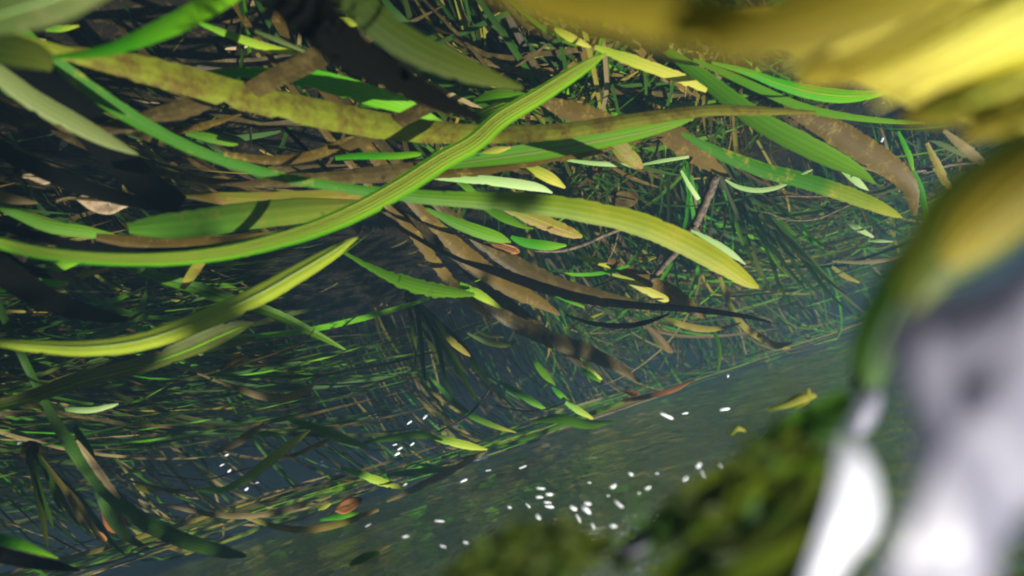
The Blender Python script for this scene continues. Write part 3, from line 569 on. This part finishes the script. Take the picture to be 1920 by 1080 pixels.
dead_leaf('pink and tan dead leaf on the bed near the picture edge', 'beige', [(40,330),(60,318),(100,322),(108,334),(84,346),(58,345)], .55, .57)
dead_leaf('tan scrap of dead leaf behind the ribbed lime blade at the edge', 'beige', [(-10,470),(20,466),(52,480),(40,494),(10,498)], .56, .57, vein=False)
dead_leaf('orange and cream folded dead leaf under the vivid green leaf', 'orange', [(918,455),(940,456),(968,464),(974,474),(955,476),(932,466)], .88, .9)
dead_leaf('brown round dead leaf on the bed behind the deep green blade', 'brown', [(1138,366),(1160,358),(1190,362),(1196,378),(1176,390),(1150,384)], 1.1, 1.15)
dead_leaf('rust brown dead leaf scrap resting at the surface line', 'orange', [(626,958),(640,940),(660,932),(680,936),(668,952),(645,964)], .92, .95)
dead_leaf('small brick red dead leaf near the red stem', 'orange', [(1166,734),(1180,730),(1200,737),(1190,744)], 1.3, 1.3, vein=False)
dead_leaf('rusty dead leaf flake on brown bed behind the rib tip', 'rust', [(1090,215),(1110,208),(1130,216),(1122,228),(1100,230)], .85, .87, vein=False)
def tube(label, pts, d0, d1, name='twig', cat='twig', mat='twig', parent=None, group=None):
    rows = [(x, y, wd, d0 + (d1 - d0) * i / (len(pts) - 1)) for i, (x, y, wd) in enumerate(pts)]
    R = catmull(rows, 5); V = []; F = []; k = 7
    C = np.array([np.array(P(x, y, d)) for x, y, wd, d in R]); T = np.gradient(C, axis=0); T /= np.linalg.norm(T, axis=1)[:, None]
    for i in range(len(R)):
        a = np.cross(T[i], C[i]); a /= np.linalg.norm(a); b = np.cross(T[i], a); r = R[i][2] * R[i][3] / FPX / 2
        for j in range(k):
            th = 6.2832 * j / k; rr = r * (1 + 0.25 * noise.noise(Vector((i * .9, j * 1.3, r * 900)))); V.append(C[i] + (a * math.cos(th) + b * math.sin(th)) * rr)
        if i: F += [((i - 1) * k + j, (i - 1) * k + (j + 1) % k, i * k + (j + 1) % k, i * k + j) for j in range(k)]
    F += [tuple(range(k))[::-1], tuple(range((len(R) - 1) * k, len(R) * k))]
    o = link(name, mesh_from(name, V, F), M[mat], parent)
    if not parent: tag(o, label, cat, group)
    return o
t1 = tube('dark brown bark twig slanting behind the mottled yellow tip', [(1342,330,17),(1322,380,18),(1300,425,16),(1268,470,15),(1238,505,12),(1212,538,8)], .95, 1.05)
tube('', [(1300,425,8),(1318,445,6),(1326,462,4)], .98, 1.0, name='side_shoot', parent=t1)
tube('thin brown stem bowing under the clipped green leaf', [(1000,470,5),(1050,470,7),(1095,458,8),(1135,440,8),(1180,425,5)], .9, .95, name='plant_stem', cat='stem')
tube('thin brown twig lying level by the upright lime leaves', [(1690,325,6),(1740,318,7),(1790,308,7),(1850,304,4)], 1.05, 1.05)
tube('pale thin stem curving over the far tuft', [(1440,365,3),(1500,368,4),(1570,366,4),(1610,358,3)], 1.2, 1.2, name='plant_stem', cat='stem')
tube('fine brown stem arching across the far tuft', [(1430,395,3),(1480,412,4),(1530,410,4),(1580,390,3),(1610,375,2)], 1.15, 1.15, name='plant_stem', cat='stem')
tube('thin pale stem crossing the curving green blade near the bubbles', [(820,810,3),(870,785,4),(900,755,4),(925,720,3)], 1.05, 1.1, name='plant_stem', cat='stem')
tube('fine dark stem under the lit lime leaf', [(930,760,3),(975,770,3),(1020,768,3),(1060,755,2)], 1.1, 1.15, name='plant_stem', cat='stem')
tube('fine grey stem running to the lit striped leaf', [(300,890,3),(380,900,3),(440,885,3),(480,875,2)], .8, .82, name='plant_stem', cat='stem')
tube('pale forked rootlet near the bottom corner', [(245,1034,4),(275,1022,5),(300,1017,5),(330,1016,2)], .72, .74, name='rootlet', cat='root')

def tuft(label, x0, y0, d, tips, mats, wd):
    e = bpy.data.objects.new('grass_tuft', None); COL.objects.link(e); base = P(x0, y0, d); e.location = base; tag(e, label, 'grass tuft')
    bpy.context.view_layer.update()
    for i, (x, y) in enumerate(tips):
        mx, my = x0 + (x - x0) * .5 + random.uniform(-8, 8), y0 + (y - y0) * .5 - 12 + random.uniform(-8, 8)
        o = leaf('', mats[i % len(mats)], [(x0 + random.uniform(-10, 10), y0 + random.uniform(-6, 6), wd * .6), (mx, my, wd), (x0 * .2 + x * .8, y0 * .2 + y * .8 + 4, wd * .8), (x, y, 1)], d, d * random.uniform(.75, .98), random.uniform(-40, 40), 0, name='leaf', parent=e)
        o.matrix_parent_inverse = e.matrix_world.inverted()
    import bmesh
    bm = bmesh.new(); bmesh.ops.create_icosphere(bm, subdivisions=2, radius=.012)
    for v in bm.verts: v.co *= 1 + .5 * noise.noise(v.co * 120); v.co.z *= 1.5
    me = bpy.data.meshes.new('root_crown'); bm.to_mesh(me); bm.free(); link('root_crown', me, M['brown'], e)
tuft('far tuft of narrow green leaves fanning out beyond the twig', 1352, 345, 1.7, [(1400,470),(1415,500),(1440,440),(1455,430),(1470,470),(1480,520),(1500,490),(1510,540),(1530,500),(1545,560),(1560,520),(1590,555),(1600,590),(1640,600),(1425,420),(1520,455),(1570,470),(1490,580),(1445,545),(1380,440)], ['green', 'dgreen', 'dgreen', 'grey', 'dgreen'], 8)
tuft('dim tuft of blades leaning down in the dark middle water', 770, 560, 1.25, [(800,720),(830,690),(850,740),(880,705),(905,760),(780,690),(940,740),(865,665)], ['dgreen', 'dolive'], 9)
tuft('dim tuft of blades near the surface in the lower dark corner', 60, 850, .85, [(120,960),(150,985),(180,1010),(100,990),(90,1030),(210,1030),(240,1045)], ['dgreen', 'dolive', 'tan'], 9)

# ------------------------------------------------------------------ blades rooted in the bed, carried by the current
FLOW = ray(*FLOWPX); FLOW.z = 0; FLOW.normalize(); SIDE = Vector((FLOW.y, -FLOW.x, 0))
def grown(x, y, Ln, Hmax, wid, lean, turn, n=12, edge=False):
    """one blade: rises from the bed, is bent over by the current"""
    z0 = bedz(x, y); C = []; p = Vector((x, y, z0)); a = math.radians(75)
    step = Ln / (n - 1); yaw = lean; flat = random.uniform(-6, 8)
    for i in range(n):
        C.append(np.array(p)); k = i / (n - 1)
        el = math.radians(82 if edge else 68) * (1 - k) ** (1.15 if edge else 2.2) + math.radians(flat) * k
        dirn = (FLOW * math.cos(yaw) + SIDE * math.sin(yaw)) * math.cos(el) + Vector((0, 0, math.sin(el)))
        p = p + dirn * step; yaw += turn / n
        lim = min(SURF - 0.012, z0 + Hmax)
        if p.z > lim: p.z = lim - random.uniform(0, .004)
    C = np.array(C); T = np.gradient(C, axis=0); T /= np.linalg.norm(T, axis=1)[:, None]
    up = np.array((0, 0, 1.0)); Sd = np.cross(T, up); Sd /= np.linalg.norm(Sd, axis=1)[:, None] + 1e-9
    Nn = np.cross(Sd, T); a = np.radians(random.uniform(-60, 60) + random.uniform(-50, 50) * np.linspace(0, 1, n))[:, None]
    Sd = Sd * np.cos(a) + Nn * np.sin(a)
    k = np.linspace(0, 1, n); HW = wid / 2 * np.minimum(1, np.maximum(0.08, (1 - k) * 5)) * (0.75 + 0.25 * np.minimum(1, k * 3))
    return C, Sd, HW
KINDS = [('dgreen', .30, 'dark green'), ('green', .17, 'green'), ('brown', .20, 'brown'), ('dolive', .12, 'dark olive'), ('olive', .09, 'olive'), ('rust', .05, 'rusty'), ('lime', .03, 'lime'), ('tan', .04, 'tan')]
kn = [k[0] for k in KINDS]; kp = np.array([k[1] for k in KINDS]); kp /= kp.sum(); kd = {k[0]: k[2] for k in KINDS}
def line_point(t):
    """a point of the water surface where the near edge of the tall grass reaches it"""
    q = ray(380 + 1270 * t, 1056 - 466 * t); return q * min(SURF / q.z, 3.4)
pool = []; want = []
def clump(x, y, k, Ln, Hm, wid, lean, kinds=None):
    for _ in range(k):
        want.append((x + random.gauss(0, .06), y + random.gauss(0, .06), Ln * random.uniform(.6, 1.2), Hm * (random.uniform(.9, 1.02) if kinds == 'edge' else random.uniform(.6, 1.05)), wid * random.uniform(.6, 1.4), lean + random.gauss(0, .28), kinds))
tries = 0
while len(want) < 8600:
    r = 0.6 + 5.2 * random.random() ** 1.25; th = random.uniform(-1.35, 1.25); x, y = r * math.sin(th), r * math.cos(th)
    # open lanes of the bed where nothing grows, and the dark pool upstream
    if noise.noise(Vector((x * 1.6 + 5, y * 1.1, 2))) < -.1: continue
    if x > -.05 and y > 1.2 and random.random() < .975: continue
    if r < 1.0 and x > 0 and random.random() < .8: continue
    near_ = r < 1.3
    clump(x, y, random.randint(6, 18), .38 if near_ else random.uniform(.5, 1.1), random.uniform(.08, .2) if near_ else random.uniform(.15, .62), random.uniform(.005, .010), random.gauss(0, .32), 'near' if near_ else None)
for i in range(130):                                # the tall edge of the meadow that trails right at the surface
    t = random.random()
    if t < .45 and random.random() < .72: continue
    q = line_point(t); Ln = random.uniform(1.2, 1.6); off = abs(random.gauss(0, .28)) + .02
    away = Vector((q.x, q.y, 0)).normalized(); q = q + away * off
    root_ = q - FLOW * Ln * random.uniform(.55, .75)
    clump(root_.x, root_.y, random.randint(3, 8), Ln, random.uniform(.56, .63), random.uniform(.006, .011), random.gauss(0, .2), 'edge')
random.shuffle(want)
for x, y, Ln, Hm, wid, lean, kinds in want:
    C, Sd, HW = grown(x, y, Ln, Hm, wid, lean, random.gauss(0, .5 if kinds == 'edge' else .8), 14, kinds == 'edge')
    pr = [proj(Vector(c)) for c in C]
    inside = [q for q in pr if q and -60 < q[0] < 1980 and -60 < q[1] < 1140]
    if any(q and q[2] < .62 and -200 < q[0] < 2100 and -200 < q[1] < 1300 for q in pr): continue
    if not inside and random.random() < .6: continue
    mt = kn[rng.choice(len(kn), p=kp)]
    if kinds == 'near' and mt in ('lime', 'green') and random.random() < .6: mt = random.choice(['brown', 'dolive', 'dgreen'])
    if kinds is None and x < 0 and random.random() < .16: mt = random.choice(['lime', 'yellow' if 'yellow' in kn else 'lime', 'olive', 'tan'])
    if kinds == 'edge' and random.random() < .35: mt = random.choice(['lime', 'green', 'olive', 'tan'])
    size = 0
    if len(inside) > 3:
        wpx = HW.max() * 2 / np.mean([q[2] for q in inside]) * FPX; lpx = sum(math.hypot(inside[i][0] - inside[i - 1][0], inside[i][1] - inside[i - 1][1]) for i in range(1, len(inside)))
        size = wpx * min(lpx, 500)
    pool.append((size, C, Sd, HW, mt, inside))
pool.sort(key=lambda q: -q[0])
N_SINGLE = 120
LAND = [(300,100,'under the bright blade at the top'), (620,60,'beside the very wide black blade'), (120,330,'by the beige dead leaf'), (450,300,'under the deep green blade'), (820,120,'at the tip of the very wide black blade'),
 (1080,120,'under the gold bundle'), (1180,220,'by the rusty blade near the rib tip'), (1400,270,'by the tapered green blade'), (1600,220,'under the drooping orange brown blade'), (720,330,'under the ribbed lime blade'),
 (420,520,'above the broad yellow green blade'), (200,580,'near the brown curl'), (560,620,'past the tip of the dark olive blade'), (780,500,'by the ragged green leaf'), (960,420,'by the vivid green leaves'), (950,540,'in the brown fan'),
 (1150,470,'by the bark twig'), (1280,420,'behind the mottled yellow tip'), (1450,460,'in the far tuft'), (1600,470,'in the hazy tangle'), (1300,600,'below the black pointed blade'), (1450,600,'near the forked tan leaf'), (1100,620,'below the black curve'),
 (900,640,'below the brown fan'), (700,680,'in the dark middle water'), (500,730,'by the tan curved leaf'), (250,760,'by the lone pale crescent'), (100,900,'by the dark green blades'), (320,860,'above the orange leaf'), (560,880,'behind the lit striped leaf'),
 (500,960,'near the rust scrap at the surface line'), (700,790,'near the small glinting bubbles'), (850,830,'by the pale blunt leaf'), (1000,740,'by the lit lime leaf'), (1150,720,'near the red stem')]
named = []
for size, C, Sd, HW, mt, ins in pool[:N_SINGLE]:
    V, F, UV = ribbon(C, Sd, HW, .2, 2, .0)
    o = link('eelgrass_blade', mesh_from('eelgrass_blade', V, F, UV), M[mt])
    cx, cy = np.mean([q[0] for q in ins]), np.mean([q[1] for q in ins])
    dx, dy = ins[-1][0] - ins[0][0], ins[-1][1] - ins[0][1]
    pose = 'trailing level' if abs(dy) < .25 * abs(dx) else ('hanging steeply' if abs(dy) > 1.2 * abs(dx) else ('slanting down' if dy * dx > 0 else 'slanting up'))
    wpx = HW.max() * 2 / np.mean([q[2] for q in ins]) * FPX
    lab = f"{'narrow' if wpx < 9 else 'wide' if wpx > 14 else 'medium'} {kd[mt]} blade {pose} {min(LAND, key=lambda l: math.hypot(l[0] - cx, l[1] - cy))[2]}"
    named.append((lab, cy, o))
by = {}
for lab, cy_, o in named: by.setdefault(lab, []).append((cy_, o))
ORD = ['topmost', 'second-from-top', 'third-from-top', 'fourth-from-top', 'fifth-from-top', 'sixth-from-top', 'seventh-from-top', 'eighth-from-top']
for lab, v in by.items():
    v.sort(key=lambda q: q[0])
    for i, (_, o) in enumerate(v): tag(o, lab if len(v) == 1 else f"{ORD[min(i, 7)]} {lab}", 'eelgrass blade', GROUP)
V, F, UV, MI = [], [], [], []
for size, C, Sd, HW, mt, ins in pool[N_SINGLE:]:
    v, f, u = ribbon(C, Sd, HW, .2, 2, 0); b = len(V); V += v; UV += u; F += [tuple(i + b for i in q) for q in f]; MI += [kn.index(mt)] * len(f)
tag(link('eelgrass_meadow', mesh_from('eelgrass_meadow', V, F, UV, MI=MI), [M[k] for k in kn]), 'meadow of eelgrass blades covering the river bed and trailing downstream', kind='stuff')
# litter on the bed
V, F, UV, MI = [], [], [], []; lk = ['tan', 'brown', 'rust', 'beige', 'olive', 'lime']
for i in range(800):
    r = 0.5 + 3.2 * random.random() ** 1.3; th = random.uniform(-1.2, 1.2); x, y = r * math.sin(th), r * math.cos(th); z = bedz(x, y) + random.uniform(.004, .05)
    a = random.gauss(0, .9); L0 = random.uniform(.012, .06); dv = np.array(FLOW * math.cos(a) + SIDE * math.sin(a) + Vector((0, 0, random.uniform(-.3, .3))))
    C = np.array([np.array((x, y, z)) + dv * L0 * s + np.array((0, 0, -.2 * L0 * (s - .5) ** 2)) for s in np.linspace(0, 1, 4)])
    Sd = np.tile(np.cross(dv, (random.uniform(-.5, .5), random.uniform(-.5, .5), 1)), (4, 1)); Sd /= np.linalg.norm(Sd, axis=1)[:, None]
    v, f, u = ribbon(C, Sd, np.array([.3, 1, .9, .2]) * random.uniform(.0015, .005), .2, 2); b = len(V); V += v; UV += u; F += [tuple(q + b for q in g) for g in f]; MI += [rng.choice(6, p=[.25, .3, .2, .12, .09, .04])] * len(f)
tag(link('leaf_litter', mesh_from('leaf_litter', V, F, UV, MI=MI), [M[k] for k in lk]), 'scraps of dead leaf scattered over the river bed', kind='stuff')

# ------------------------------------------------------------------ foam, grass reflection and bubble glints as meshes under the surface
def skyglow(label, outline, d, thick, seed, mat='skyglow'):  # sky seen through the water surface, built as white blobs
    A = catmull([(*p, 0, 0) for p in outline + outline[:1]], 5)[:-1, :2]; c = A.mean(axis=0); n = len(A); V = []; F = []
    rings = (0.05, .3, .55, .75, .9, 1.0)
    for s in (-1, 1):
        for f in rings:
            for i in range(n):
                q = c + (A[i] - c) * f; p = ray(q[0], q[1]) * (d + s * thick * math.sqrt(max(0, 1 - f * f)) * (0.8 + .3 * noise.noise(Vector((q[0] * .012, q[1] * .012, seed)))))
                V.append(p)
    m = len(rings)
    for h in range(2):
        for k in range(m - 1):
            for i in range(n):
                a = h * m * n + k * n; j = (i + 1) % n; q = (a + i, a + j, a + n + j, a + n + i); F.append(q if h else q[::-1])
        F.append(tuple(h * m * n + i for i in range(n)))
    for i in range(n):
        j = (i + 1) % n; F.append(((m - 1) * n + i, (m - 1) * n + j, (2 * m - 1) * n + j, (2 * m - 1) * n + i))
    return tag(link('water_skyglow', mesh_from('water_skyglow', V, F), M[mat]), label, 'skyglow', 'blurred white foam under the surface')
skyglow('largest mass of blurred white foam beside the mossy olive blade', [(1650,640),(1690,585),(1780,560),(1880,530),(2000,490),(2000,880),(1930,960),(1880,1040),(1850,1130),(1640,1130),(1690,1000),(1716,880),(1710,770),(1672,700)], .055, .006, 1)
skyglow('tall bright white foam streak below the dark gap', [(1578,822),(1600,822),(1632,866),(1652,940),(1640,1000),(1596,1050),(1550,1120),(1500,1120),(1535,1010),(1562,920)], .07, .007, 5, 'bright')
skyglow('thin grey foam smear at the lower edge', [(1150,1050),(1190,1010),(1240,985),(1290,975),(1280,1005),(1230,1035),(1190,1060)], .13, .004, 9)
skyglow('faint grey foam wisp above the tall bright streak', [(1590,800),(1610,750),(1640,725),(1655,745),(1640,790),(1610,820)], .11, .004, 13)
skyglow('round grey foam dab left of the tall bright streak', [(1452,862),(1466,850),(1484,862),(1486,882),(1470,894),(1454,882)], .17, .003, 15)

def algae(label, outline, d, n, mats):  # grass reflected in the surface, built as olive strands
    A = np.array(outline, float); c = A.mean(axis=0); V, F, UV, MI = [], [], [], []
    sub = []
    for _ in range(26):
        k = random.randrange(len(A)); e = A[k] + (A[(k + 1) % len(A)] - A[k]) * random.random(); sub.append((c + (e - c) * math.sqrt(random.random()), random.randrange(len(mats)), random.uniform(18, 46)))
    for i in range(n):
        sc_, mi_, sp_ = random.choice(sub); q = sc_ + rng.normal(size=2) * sp_
        p = np.array(P(q[0], q[1], d * random.uniform(.85, 1.15))); a = random.gauss(-.5, .8); L0 = random.uniform(.0015, .005)
        dv = np.array(Xc * math.cos(a) + Yc * math.sin(a) + Fv * random.uniform(-.6, .6)); C = np.array([p + dv * L0 * s + np.array((0, 0, -.3 * L0 * s * s)) for s in np.linspace(0, 1, 4)])
        Sd = np.tile(np.cross(dv, rng.normal(size=3)), (4, 1)); Sd /= np.linalg.norm(Sd, axis=1)[:, None]
        v, f, u = ribbon(C, Sd, np.array([.5, 1, .8, .2]) * random.uniform(.0005, .0012), .2, 2); b = len(V); V += v; UV += u; F += [tuple(g + b for g in h) for h in f]; MI += [mi_] * len(f)
    tag(link('grass_reflection', mesh_from('grass_reflection', V, F, UV, MI=MI), [M[k] for k in mats]), label, kind='stuff')
algae('olive grass reflection blurred beside the grey foam smear', [(870,1010),(960,985),(1060,1000),(1110,1060),(1060,1110),(870,1110)], .11, 170, ['dolive', 'weed', 'dgreen', 'dolive', 'weed'])
algae('olive grass reflection blurred below the bubbles', [(1250,900),(1400,830),(1540,800),(1560,900),(1500,1030),(1450,1110),(1260,1110),(1230,1000)], .115, 260, ['dolive', 'weed', 'dolive', 'dgreen', 'weed'])
for lb, pts, dd in (('yellow green sprig floating under the surface near the foam', [(1440,768,6),(1475,758,14),(1505,745,20),(1530,740,8)], .42), ('second leaf of the floating yellow green sprig', [(1490,765,6),(1512,748,14),(1515,728,5)], .42),
    ('small yellow green curl floating above the bubbles', [(1370,815,6),(1382,803,9),(1398,808,4)], .45), ('blurred green leaf floating alone in the dark reflection', [(655,1060,6),(680,1047,17),(712,1036,6)], .5)):
    leaf(lb, 'yellow' if 'yellow' in lb else 'green', pts, dd, dd, 5, 0, name='floating_leaf', cat='floating leaf', group=None)

GW = 'blurred grass reflection built as blades close under the surface'  # reflection in the water surface, modelled as dark olive blades
for lb, mt, pts, d in [
 ('mossy green reflected blade blurred in the middle of the patch by the tall foam streak', 'weed', [(1230,1120,70),(1350,1020,100),(1450,930,90),(1535,840,30)], .14),
 ('dark olive reflected blade blurred nearest the tall foam streak', 'dolive', [(1330,1130,90),(1440,1050,110),(1520,960,90),(1565,880,40)], .145),
 ('dark olive reflected blade blurred under the round grey foam dab', 'dolive', [(1150,1060,30),(1270,970,70),(1380,900,80),(1500,820,30)], .16),
 ('mossy green reflected blade blurred along the lower edge by the foam', 'weed', [(1280,1140,80),(1400,1110,100),(1480,1060,80),(1530,1000,30)], .125),
 ('dark green reflected blade blurred beside the large bubble pair', 'dgreen', [(1360,900,20),(1430,850,60),(1510,800,70),(1590,740,30)], .17),
 ('short mossy reflected blade blurred behind the mossy one', 'weed', [(1290,1000,20),(1370,950,50),(1430,890,50),(1480,850,16)], .15),
 ('mossy green reflected blade blurred at the lower edge under the dense bubbles', 'weed', [(830,1090,40),(930,1035,70),(1030,1005,60),(1110,1000,20)], .16),
 ('olive reflected blade blurred along the lower edge under the lone bubble', 'dolive', [(860,1110,50),(980,1070,80),(1080,1040,60),(1150,1005,18)], .15),
 ('golden olive reflected blade blurred low between foam smear and lone bubble', 'mossy', [(900,1060,16),(960,1030,36),(1030,1020,36),(1080,1030,12)], .155)]:
    d *= .8
    leaf(lb, mt, pts, d, d * .96, 15, 10, free=True, group=GW, arc=.3)

def bubble_mesh():
    import bmesh
    bm = bmesh.new(); bmesh.ops.create_icosphere(bm, subdivisions=2, radius=1); me = bpy.data.meshes.new('air_bubble'); bm.to_mesh(me); bm.free()
    me.polygons.foreach_set('use_smooth', [True] * len(me.polygons)); me.materials.append(M['bubble']); return me
BMS = []
for q in range(4):
    me = bubble_mesh(); BMS.append(me)
    for v in me.vertices: v.co *= 1 + .45 * noise.noise(v.co * 1.1 + Vector((q * 9, 0, 0)))
BUB = [  # x, y, length, breadth, angle in the picture (degrees), depth, what it is near
 (37,830,12,7,-30,.6,'alone by the picture edge'),(425,853,10,5,-25,.7,'nearest the brown pointed leaf'),(416,872,12,4,-30,.7,'above the lit striped leaf'),(430,883,10,6,-30,.7,'touching the lit striped leaf'),(462,917,11,7,-30,.7,'below the lit striped leaf'),
 (603,866,9,5,-10,.8,'upper of a pair beside the tan stem leaf'),(605,872,12,5,-20,.8,'lower of a pair beside the tan stem leaf'),(482,905,9,3,-10,.75,'faint, below the lit striped leaf'),(535,938,9,4,-35,.8,'above the yellow cut piece'),
 (797,782,14,7,-45,.9,'upper, over the thin green blade'),(768,792,14,5,-40,.9,'slanting, beside the dim tuft'),(855,800,17,6,-20,.9,'largest of the ones over the curving blade'),(820,797,6,4,0,.9,'dot between two slivers'),(740,834,12,4,-10,.85,'upper of the small cluster at mid water'),(750,841,13,5,-30,.85,'middle of the small cluster at mid water'),(773,833,12,5,-35,.85,'side one of the small cluster at mid water'),(745,851,13,7,-30,.85,'brightest of the small cluster at mid water'),
 (907,858,26,9,-20,1.0,'big glint on the surface line'),(915,882,14,6,-10,.9,'under the big glint on the surface line'),(893,863,14,5,-15,.95,'beside the big glint on the surface line'),(670,915,9,4,-40,.9,'beside the frayed leaf'),(757,876,8,3,-50,.9,'by the dim green leaf'),
 (1014,916,21,6,5,.5,'top one of the dense cluster'),(1030,927,17,9,5,.5,'second of the dense cluster'),(1011,932,17,7,0,.5,'side one of the dense cluster'),(1026,942,18,6,5,.5,'middle of the dense cluster'),(1030,950,22,8,10,.5,'lowest of the dense cluster'),(1009,969,15,11,60,.45,'round one below the dense cluster'),
 (1075,953,19,12,35,.45,'first of the bright pair'),(1099,955,26,15,40,.42,'biggest of the bright pair'),(1102,944,16,9,10,.43,'on top of the bright pair'),(1112,985,16,7,55,.42,'dim, below the bright pair'),(1085,972,22,6,60,.43,'grey streak below the bright pair'),
 (1150,912,16,10,-20,.45,'in the row leading to the foam, first'),(1183,889,13,8,30,.45,'in the row leading to the foam, second'),(1215,915,15,9,-20,.42,'in the row leading to the foam, third'),(1198,924,8,6,0,.42,'tiny, under the row leading to the foam'),(1150,986,16,9,5,.38,'alone above the olive reflection'),(985,1039,16,10,15,.36,'alone against the dark lower edge'),(1160,945,28,9,45,.4,'long grey smear below the row'),
 (1285,896,14,12,-40,.36,'round, at the edge of the large reflection patch'),(1310,873,15,11,-50,.36,'round, above the large reflection patch'),(1350,872,13,7,50,.36,'small, above the large reflection patch'),(1318,888,20,7,70,.36,'grey tail under the round one'),
 (1360,767,23,8,-12,.6,'flat, below the forked tan leaf'),(1285,775,16,5,-10,.65,'flat thin, near the red stem'),(1365,705,7,6,90,.8,'dot on the surface line'),(1468,799,28,16,-15,.3,'upper of the large pair by the foam'),(1495,812,32,22,-35,.28,'lower and largest of the pair by the foam'),
 (1250,780,36,10,25,.55,'grey crescent near the red stem'),(1655,262,13,5,-60,.7,'white glint under the gold bundle'),
 (830,1024,16,5,20,.42,'faint dash in the dark reflection'),(760,1006,16,5,-10,.45,'faint level dash in the dark reflection'),(825,977,22,5,3,.5,'long dash in the dark reflection'),(873,1017,12,6,10,.42,'soft dash near the olive reflection'),(955,951,10,6,20,.5,'soft dab left of the dense cluster'),(990,948,16,4,45,.5,'thin dash left of the dense cluster'),(870,901,18,5,-25,.6,'dash just past the surface line'),(760,908,10,4,-30,.6,'speck on the surface line'),(980,876,20,4,-20,.6,'streak beyond the big glint'),(1430,812,34,9,-45,.4,'long grey dash beside the large pair'),
 (1105,905,8,4,0,.5,'faint dot above the bright pair'),(1232,888,9,4,15,.45,'faint dot beside the row'),(1140,930,7,4,0,.45,'faint dot under the row'),(690,985,16,4,-30,.6,'thin dash below the tan surface leaf'),(640,1005,14,4,-20,.55,'thin dash over the dark reflection'),(545,1035,12,4,-25,.6,'thin dash near the olive surface blade')]
for x, y, ln, br, an, d, what in BUB:
    o = bpy.data.objects.new('air_bubble', random.choice(BMS)); COL.objects.link(o)
    d = min(d, .9 * room(x, y)); p = ray(x, y) * d; a = math.radians(an); k = d / FPX / 2
    ux = (Xc * math.cos(a) - Yc * math.sin(a)); uy = (Xc * math.sin(a) + Yc * math.cos(a))
    o.matrix_world = Matrix((ux * ln * k * .82, uy * br * k * .6, -Fv * br * k * .6)).transposed().to_4x4(); o.location = p
    tag(o, f'white bubble glint, {what}', 'bubble', 'air bubbles drifting under the surface')
